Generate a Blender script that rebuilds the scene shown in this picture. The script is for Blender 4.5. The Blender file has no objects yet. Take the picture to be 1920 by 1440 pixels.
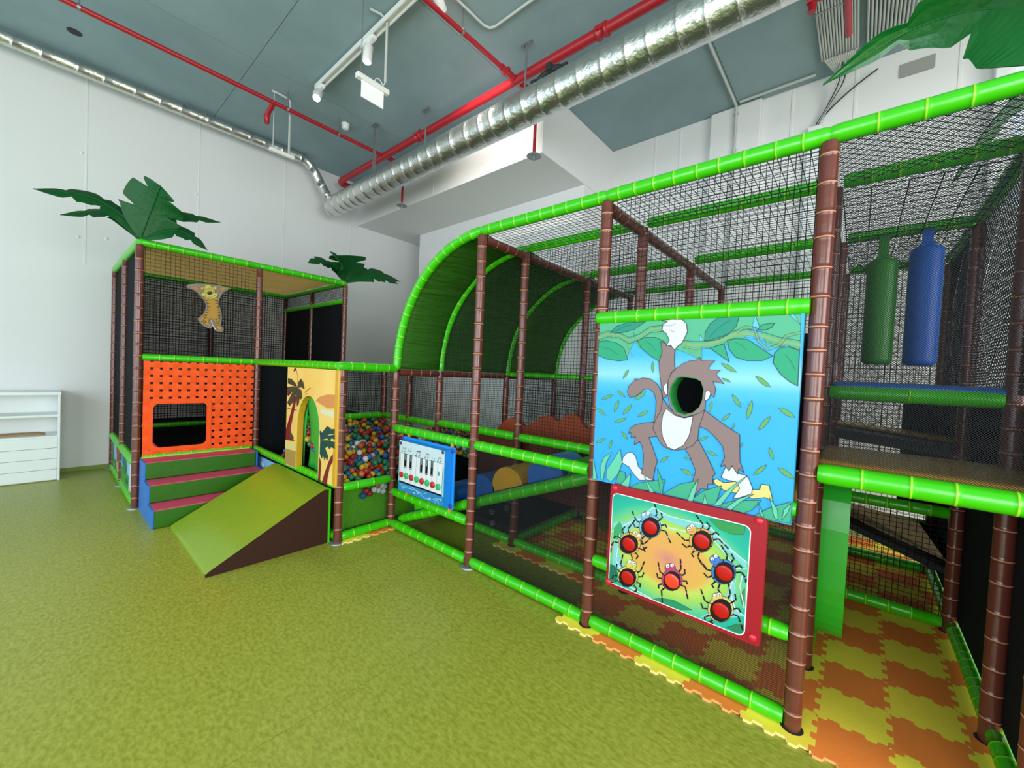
import bpy, math, random
from mathutils import Vector, Matrix
from mathutils.geometry import tessellate_polygon
random.seed(7)
PI = math.pi
K = 1.18            # modelling units -> metres (applied to everything at the very end)
SC = bpy.context.scene
COL = SC.collection

# ------------------------------------------------------------------ camera
cam_d = bpy.data.cameras.new('camera')
cam = bpy.data.objects.new('camera', cam_d)
COL.objects.link(cam)
YAW, PITCH, ROLL = 0.7102, -0.0282, 0.0451
def cam_axes(yaw, pitch, roll):
    f = Vector((-math.sin(yaw)*math.cos(pitch), math.cos(yaw)*math.cos(pitch), math.sin(pitch)))
    r = Vector((math.cos(yaw), math.sin(yaw), 0)); u = r.cross(f)
    c, s = math.cos(roll), math.sin(roll)
    return c*r+s*u, -s*r+c*u, f
R_, U_, F_ = cam_axes(YAW, PITCH, ROLL)
cam.matrix_world = Matrix(((R_.x, U_.x, -F_.x, 0.1451), (R_.y, U_.y, -F_.y, -2.1383), (R_.z, U_.z, -F_.z, 1.5), (0, 0, 0, 1)))
cam_d.sensor_width = 36
cam_d.lens = 756.07/1920*36
cam_d.clip_start = 0.02
cam_d.clip_end = 100
SC.camera = cam

# ------------------------------------------------------------------ world, daylight, exposure
w = bpy.data.worlds.new('sky'); SC.world = w; w.use_nodes = True
bg = w.node_tree.nodes['Background']
bg.inputs[0].default_value = (0.80, 0.90, 1.0, 1); bg.inputs[1].default_value = 1.2
SC.view_settings.view_transform = 'Standard'
SC.view_settings.look = 'None'
SC.view_settings.exposure = 0.0
SC.view_settings.gamma = 1
SC.view_settings.use_curve_mapping = False
SC.cycles.max_bounces = 8
SC.cycles.diffuse_bounces = 5
SC.cycles.glossy_bounces = 3
SC.cycles.transparent_max_bounces = 12
SC.cycles.use_denoising = True
SC.cycles.sample_clamp_indirect = 6
LIGHTS = []
def area(name, loc, rot, sx, sy, power, col):
    d = bpy.data.lights.new(name, 'AREA'); d.shape = 'RECTANGLE'; d.size = sx; d.size_y = sy
    d.energy = power; d.color = col
    o = bpy.data.objects.new(name, d); o.location = loc; o.rotation_euler = rot; COL.objects.link(o); LIGHTS.append(o)
    return o
# daylight through the three big shop windows behind the camera, and the window on the right
for k_, x_ in enumerate((-5.2, -1.4, 2.4)):
    area('window_daylight', (x_, -6.42, 2.0), (PI/2, 0, 0), 3.0, 3.2, (98, 178, 228)[k_], ((.60, .85, 1.0), (0.86, 0.95, 1.0), (.92, .97, 1.0))[k_])
area('window_daylight', (4.9, -1.5, 2.2), (PI/2, 0, PI/2), 5.0, 3.0, 370, (1.0, 0.98, 0.97))

# ------------------------------------------------------------------ materials
MATS = {}
def lin(h):
    c = [int(h[i:i+2], 16)/255 for i in (0, 2, 4)]
    return tuple(x/12.92 if x <= .04045 else ((x+.055)/1.055)**2.4 for x in c)+(1,)
def mat(name, hexc, rough=.5, spec=.5, metal=0, coat=0, bump=None, var=None, emit=None):
    if name in MATS: return MATS[name]
    m = bpy.data.materials.new(name); m.use_nodes = True
    nt = m.node_tree; b = nt.nodes['Principled BSDF']
    b.inputs['Base Color'].default_value = lin(hexc)
    b.inputs['Roughness'].default_value = rough
    b.inputs['Specular IOR Level'].default_value = spec
    b.inputs['Metallic'].default_value = metal
    b.inputs['Coat Weight'].default_value = coat
    b.inputs['Coat Roughness'].default_value = .12
    if emit:
        b.inputs['Emission Color'].default_value = lin(emit[0]); b.inputs['Emission Strength'].default_value = emit[1]
    tc = None
    if bump or var:
        tc = nt.nodes.new('ShaderNodeTexCoord')
    if bump:      # (scale, strength, distance[, stretch])
        no = nt.nodes.new('ShaderNodeTexNoise'); no.inputs['Scale'].default_value = bump[0]; no.inputs['Detail'].default_value = 4
        bu = nt.nodes.new('ShaderNodeBump'); bu.inputs['Strength'].default_value = bump[1]; bu.inputs['Distance'].default_value = bump[2]
        if len(bump) > 3:
            mp = nt.nodes.new('ShaderNodeMapping'); mp.inputs['Scale'].default_value = bump[3]
            nt.links.new(tc.outputs['Object'], mp.inputs[0]); nt.links.new(mp.outputs[0], no.inputs['Vector'])
        else:
            nt.links.new(tc.outputs['Object'], no.inputs['Vector'])
        nt.links.new(no.outputs['Fac'], bu.inputs['Height']); nt.links.new(bu.outputs['Normal'], b.inputs['Normal'])
    if var:       # (scale, hexA, hexB, lo, hi[, stretch])
        no = nt.nodes.new('ShaderNodeTexNoise'); no.inputs['Scale'].default_value = var[0]; no.inputs['Detail'].default_value = 6; no.inputs['Roughness'].default_value = .65
        rp = nt.nodes.new('ShaderNodeValToRGB'); e = rp.color_ramp.elements
        e[0].position, e[1].position = var[3], var[4]; e[0].color, e[1].color = lin(var[1]), lin(var[2])
        if len(var) > 5:
            mp = nt.nodes.new('ShaderNodeMapping'); mp.inputs['Scale'].default_value = var[5]
            nt.links.new(tc.outputs['Object'], mp.inputs[0]); nt.links.new(mp.outputs[0], no.inputs['Vector'])
        else:
            nt.links.new(tc.outputs['Object'], no.inputs['Vector'])
        nt.links.new(no.outputs['Fac'], rp.inputs[0]); nt.links.new(rp.outputs[0], b.inputs['Base Color'])
    MATS[name] = m
    return m
def ink(h):
    if 'ink_'+h in MATS: return MATS['ink_'+h]
    m = mat('ink_'+h, h, .5, .25); c = lin(h)
    m.node_tree.nodes['Principled BSDF'].inputs['Base Color'].default_value = (c[0]*.74, c[1]*.74, c[2]*.76, 1)
    return m
WALL = mat('white_wall_paint', 'e2e2e1', .85, .2, bump=(22, .12, .01))
CEIL = mat('grey_blue_ceiling_paint', '8ca2a8', .9, .2, bump=(12, .1, .01), var=(.8, '869ca2', '94a9b0', .35, .7))
LINO = mat('green_linoleum', '9aa83c', .36, .35, var=(34, '80851e', 'b0b44c', .27, .75, (.8, 1.5, 1.0)))
COVE = mat('green_linoleum_skirting', '7d9440', .5, .4)
GAP = mat('dark_joint', '3f4a20', .8)
BROWN = mat('brown_vinyl', '632f25', .3, .5, coat=.3, bump=(14, .25, .012))
TAN = mat('tan_piping', 'b98062', .5)
GREEN = mat('bright_green_vinyl', '38bc06', .28, .5, coat=.3, bump=(11, .2, .008))
LIME = mat('lime_piping', '9cd82c', .45)
BLACK = mat('black_cord', '14161a', .7, .2)
CLOTH = mat('black_mesh_cloth', '14171b', .9, .15, bump=(160, .3, .003))
CANOPY = mat('dark_green_canopy_fabric', '2b5f12', .65, .3, bump=(3.2, .9, .05, (1.2, .6, 5.0)))
ORANGE = mat('orange_vinyl', 'dd9a44', .45, .4, bump=(5, .3, .02))
YELLOW = mat('golden_vinyl', 'd09a24', .4, .4, coat=.15, bump=(12, .2, .01))
STEEL = mat('galvanised_steel', '9a9fa0', .45, .5, metal=.8)
FOIL = mat('aluminium_foil_wrap', 'dcdcd8', .36, .5, metal=1.0, bump=(20, .6, .014))
RED = mat('red_pipe_paint', 'a81824', .38, .5, coat=.1)
WHITE = mat('white_laminate', 'e6ebea', .4, .4)
PLASTW = mat('white_plastic', 'e8e8e6', .4, .4)
CONDUIT = mat('grey_plastic_conduit', 'b8bcb8', .5, .4)
DARK = mat('dark_grey_plastic', '25272a', .6)
LEAF2 = mat('shiny_green_leaf_vinyl', '086a26', .3, .5, coat=.3, bump=(7, .6, .03))
LEAF = mat('dark_green_leaf_vinyl', '064c1c', .5, .3, coat=.0, bump=(9, .5, .03))
BLUE = mat('blue_vinyl', '1560b0', .36, .5, coat=.2, bump=(14, .2, .01))
CHROME = mat('chrome', 'c8c8c8', .15, .5, metal=1)

# ------------------------------------------------------------------ mesh building
class MB:
    def __init__(s): s.v = []; s.f = []; s.m = []; s.s = []
    def add(s, vs, fs, mi=0, sm=False):
        o = len(s.v); s.v += [tuple(p) for p in vs]
        for i, f in enumerate(fs):
            s.f.append([q+o for q in f]); s.m.append(mi[i] if isinstance(mi, list) else mi); s.s.append(sm)
        return s
    def box(s, x0, x1, y0, y1, z0, z1, mi=0):
        return s.add([(x, y, z) for z in (z0, z1) for y in (y0, y1) for x in (x0, x1)],
                     [(0, 2, 3, 1), (4, 5, 7, 6), (0, 1, 5, 4), (2, 6, 7, 3), (0, 4, 6, 2), (1, 3, 7, 5)], mi)
    def sweep(s, pts, rad, mi=0, n=12, sm=True, caps=True, up=None):
        """tube through pts; rad one value or a list; mi one index or a list per segment"""
        P = [Vector(p) for p in pts]; N = len(P)
        rr = rad if isinstance(rad, (list, tuple)) else [rad]*N
        vs = []; nx = None
        for i in range(N):
            a = P[min(i+1, N-1)]-P[max(i-1, 0)]
            j = i
            while a.length < 1e-9 and j < N-1: j += 1; a = P[j]-P[max(i-1, 0)]
            t = a.normalized()
            if nx is None:
                q = Vector((0, 0, 1)) if abs(t.z) < .9 else Vector((1, 0, 0))
                nx = (q-t*q.dot(t)).normalized()
            else:
                nx = (nx-t*nx.dot(t)).normalized()
            ny = t.cross(nx)
            for k in range(n):
                c = 2*PI*k/n; vs.append(P[i]+(nx*math.cos(c)+ny*math.sin(c))*rr[i])
        fs = []; ms = []
        for i in range(N-1):
            for k in range(n):
                a, b = i*n+k, i*n+(k+1) % n
                fs.append((a, b, b+n, a+n)); ms.append(mi[i] if isinstance(mi, list) else mi)
        s.add(vs, fs, ms, sm)
        if caps:
            e0 = mi[0] if isinstance(mi, list) else mi
            s.add(vs[:n], [tuple(range(n-1, -1, -1))], e0); s.add(vs[-n:], [tuple(range(n))], e0)
        return s
    def disc(s, c, ax, r, h, mi=0, n=16, dome=0):
        """short cylinder (optionally domed) from c along ax"""
        c = Vector(c); ax = Vector(ax).normalized()
        if dome:
            ps = []; rs = []
            for i in range(5):
                a = i/4*PI/2; ps.append(c+ax*(h+dome*math.sin(a))); rs.append(max(r*math.cos(a), r*.02))
            return s.sweep([c]+ps, [r]+rs, mi, n)
        return s.sweep([c, c+ax*h], r, mi, n, sm=False)
    def lathe(s, c, prof, mi=0, n=20, sm=True):
        return s.sweep([(c[0], c[1], c[2]+z) for r, z in prof], [max(r, 1e-4) for r, z in prof], mi, n, sm)
    def prism(s, poly, ax, a, b, mi=0, hole=None, mside=None):
        """polygon in the two other axes, extruded along axis ax from a to b (real hole if given)"""
        def p3(p, t):
            q = [p[0], p[1]]; q.insert(ax, t); return q
        loops = [poly]+([hole] if hole else [])
        flat = [p for l in loops for p in l]
        tris = tessellate_polygon([[Vector((p[0], p[1], 0)) for p in l] for l in loops])
        n = len(flat)
        s.add([p3(p, a) for p in flat]+[p3(p, b) for p in flat], [tuple(t) for t in tris]+[tuple(q+n for q in reversed(t)) for t in tris], mi)
        o = 0
        for l in loops:
            m = len(l)
            s.add([p3(p, a) for p in l]+[p3(p, b) for p in l], [(i, (i+1) % m, (i+1) % m+m, i+m) for i in range(m)], mi if mside is None else mside)
        return s
WO = {}
def obj(name, mb, mats, parent=None, label=None, cat=None, group=None, kind=None, bevel=0, norm=False):
    me = bpy.data.meshes.new(name)
    xs = [p[0] for p in mb.v]; ys = [p[1] for p in mb.v]; zs = [p[2] for p in mb.v]
    c = Vector(((min(xs)+max(xs))/2, (min(ys)+max(ys))/2, min(zs)))
    me.from_pydata([(p[0]-c.x, p[1]-c.y, p[2]-c.z) for p in mb.v], [], mb.f)
    for m in (mats if isinstance(mats, (list, tuple)) else [mats]): me.materials.append(m)
    me.polygons.foreach_set('material_index', mb.m); me.polygons.foreach_set('use_smooth', mb.s)
    me.update()
    if norm:
        import bmesh
        bm = bmesh.new(); bm.from_mesh(me); bmesh.ops.recalc_face_normals(bm, faces=bm.faces); bm.to_mesh(me); bm.free()
    o = bpy.data.objects.new(name, me); COL.objects.link(o)
    WO[o] = c
    if parent: o.parent = parent; o.location = c-WO[parent]
    else: o.location = c
    tag(o, label, cat, group, kind)
    if bevel:
        b = o.modifiers.new('bevel', 'BEVEL'); b.width = bevel; b.segments = 2; b.limit_method = 'ANGLE'; b.angle_limit = .7
    return o
def tag(o, label=None, cat=None, group=None, kind=None):
    if label: o['label'] = label
    if cat: o['category'] = cat
    if group: o['group'] = group
    if kind: o['kind'] = kind
    return o
def thing(name, loc, label, cat, group=None):
    o = bpy.data.objects.new(name, None); COL.objects.link(o); o.location = loc; WO[o] = Vector(loc); o.empty_display_size = .1
    return tag(o, label, cat, group)
def copy_tree(src, loc, label=None):
    c = src.copy(); COL.objects.link(c); c.location = loc
    if label: c['label'] = label
    for ch in list(src.children):
        d = ch.copy(); COL.objects.link(d); d.parent = c
        for g in list(ch.children):
            e = g.copy(); COL.objects.link(e); e.parent = d
    return c
def padded(p0, p1, r=.036, step=.105, n=16, ends=.86, path=None):
    """padded tube: stitched vinyl sleeve with raised piping rings; slot 0 vinyl, slot 1 piping"""
    mb = MB(); p0, p1 = Vector(p0), Vector(p1)
    if path: L = sum((Vector(path[i+1])-Vector(path[i])).length for i in range(len(path)-1))
    else: L = (p1-p0).length
    def at(t):
        if not path: return p0+(p1-p0)*(t/L)
        d = t
        for i in range(len(path)-1):
            a, b = Vector(path[i]), Vector(path[i+1]); l = (b-a).length
            if d <= l or i == len(path)-2: return a+(b-a)*(d/l)
            d -= l
    ts = [(0, r*ends), (.012, r*.95), (.03, r)]; ms = [0, 0]
    t = .03; ring = random.uniform(.3, 1)*step
    while True:
        nxt = t+ring
        if nxt > L-.04: break
        ms += [0, 0, 0, 0, 0, 1, 0]
        ts += [(t+.012, r), ((t+nxt)/2, r*random.uniform(1.0, 1.008)), (nxt-.014, r), (nxt-.0045, r*.996), (nxt-.003, r*1.03), (nxt+.003, r*1.03), (nxt+.0045, r*.996)]
        t = nxt+.005; ring = step*random.uniform(.85, 1.15)
    ts += [(L-.03, r), (L-.012, r*.95), (L, r*ends)]; ms += [0, 0, 0]
    mb.sweep([at(a) for a, b in ts], [b for a, b in ts], ms[:len(ts)-1], n)
    return mb
def cords(mb, a, b, r, mi=0):
    """one net cord: three-sided prism"""
    a, b = Vector(a), Vector(b); t = (b-a)
    if t.length < 1e-4: return
    t.normalize(); q = Vector((0, 0, 1)) if abs(t.z) < .8 else Vector((1, 0, 0))
    nx = (q-t*q.dot(t)).normalized(); ny = t.cross(nx); vs = []
    for p in (a, b):
        for k in range(3):
            c = 2*PI*k/3+.4; vs.append(p+(nx*math.cos(c)+ny*math.sin(c))*r)
    mb.add(vs, [(0, 1, 4, 3), (1, 2, 5, 4), (2, 0, 3, 5)], mi)
def net(o, u, v, lu, lv, pitch, r=.0016, diag=False, clip=None, sag=.006):
    """rectangular net panel: o corner, u/v unit axes; square or diamond mesh of real cords"""
    o, u, v = Vector(o), Vector(u), Vector(v); mb = MB(); w_ = u.cross(v).normalized()
    def p(a, b):
        s_ = math.sin(PI*min(max(a/lu, 0), 1))*math.sin(PI*min(max(b/lv, 0), 1))
        return o+u*a+v*b+w_*(sag*s_)
    if not diag:
        n = int(lu/pitch)
        for i in range(n+1):
            a = lu*i/n+random.uniform(-.1, .1)*pitch; a = min(max(a, 0), lu); top = clip(a) if clip else lv
            if top <= 0: continue
            m = max(2, int(top/.35))
            for k in range(m): cords(mb, p(a, top*k/m), p(a, top*(k+1)/m), r)
        n = int(lv/pitch)
        for i in range(n+1):
            b = lv*i/n+random.uniform(-.1, .1)*pitch; b = min(max(b, 0), lv); a0 = 0
            if clip:
                while a0 < lu and clip(a0) < b: a0 += .01
            m = max(2, int((lu-a0)/.35))
            for k in range(m): cords(mb, p(a0+(lu-a0)*k/m, b), p(a0+(lu-a0)*(k+1)/m, b), r)
    else:
        for sg in (1, -1):
            n = int((lu+lv)/pitch)
            for i in range(n+1):
                c = (lu+lv)*i/n
                # line b = c - a (sg=1)  or b = a + lv - c (sg=-1)
                if sg == 1: a0, a1 = max(0, c-lv), min(lu, c); f = lambda a: c-a
                else: a0, a1 = max(0, c-lv), min(lu, c); f = lambda a: a+lv-c
                if a1-a0 < 1e-3: continue
                m = max(1, int((a1-a0)/.3))
                for k in range(m):
                    x, y = a0+(a1-a0)*k/m, a0+(a1-a0)*(k+1)/m
                    cords(mb, p(x, f(x)), p(y, f(y)), r)
    return mb
def art(text, ax, base, sign, name, parent, step=.0004, hole=None, holes_for=None):
    """printed picture: thin flat inks laid on a board whose face is at coordinate base along axis ax"""
    mb = MB(); mats = []; idx = {}
    def mi(h):
        if h not in idx: idx[h] = len(mats); mats.append(ink(h))
        return idx[h]
    def p3(a, b, t):
        q = [a, b]; q.insert(ax, t); return q
    def ribbon(pts, wd, t, m, closed):
        n = len(pts)
        for i in range(n if closed else n-1):
            a, b = pts[i], pts[(i+1) % n]; dx, dy = b[0]-a[0], b[1]-a[1]; L = math.hypot(dx, dy)
            if L < 1e-6: continue
            ex, ey = dx/L*wd*.35, dy/L*wd*.35; nx, ny = -dy/L*wd/2, dx/L*wd/2
            qd = [(a[0]-ex+nx, a[1]-ey+ny), (b[0]+ex+nx, b[1]+ey+ny), (b[0]+ex-nx, b[1]+ey-ny), (a[0]-ex-nx, a[1]-ey-ny)]
            mb.add([p3(x, y, t+sign*.00005*(i % 4)) for x, y in qd], [(0, 1, 2, 3)], m)
    for rn, row in enumerate(text.strip().split('\n')):
        knd, cr_, cg_, cb_, lay, wd, *ps = row.split(' '); kind = 'P' if knd == '1' else 'S'; colr = '%02x%02x%02x' % (int(cr_), int(cg_), int(cb_)); lay = int(lay); wd = float(wd)/1000
        pts = [tuple(int(q)/1000 for q in s_.split(',')) for s_ in ps]
        t = base+sign*(step*lay*2+.000015*(rn % 9))
        if kind == 'P':
            loops = [pts]
            if hole and lay == 10 and len(pts) > 25: loops = [pts, hole]
            flat = [q for l in loops for q in l]
            mb.add([p3(q[0], q[1], t) for q in flat], [tuple(x) for x in tessellate_polygon([[Vector((q[0], q[1], 0)) for q in l] for l in loops])], mi(colr))
            if wd: ribbon(pts, wd, t+sign*step, mi('34383f'), True)
        else: ribbon(pts, wd, t, mi(colr), False)
    return obj(name, mb, mats, parent)
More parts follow.
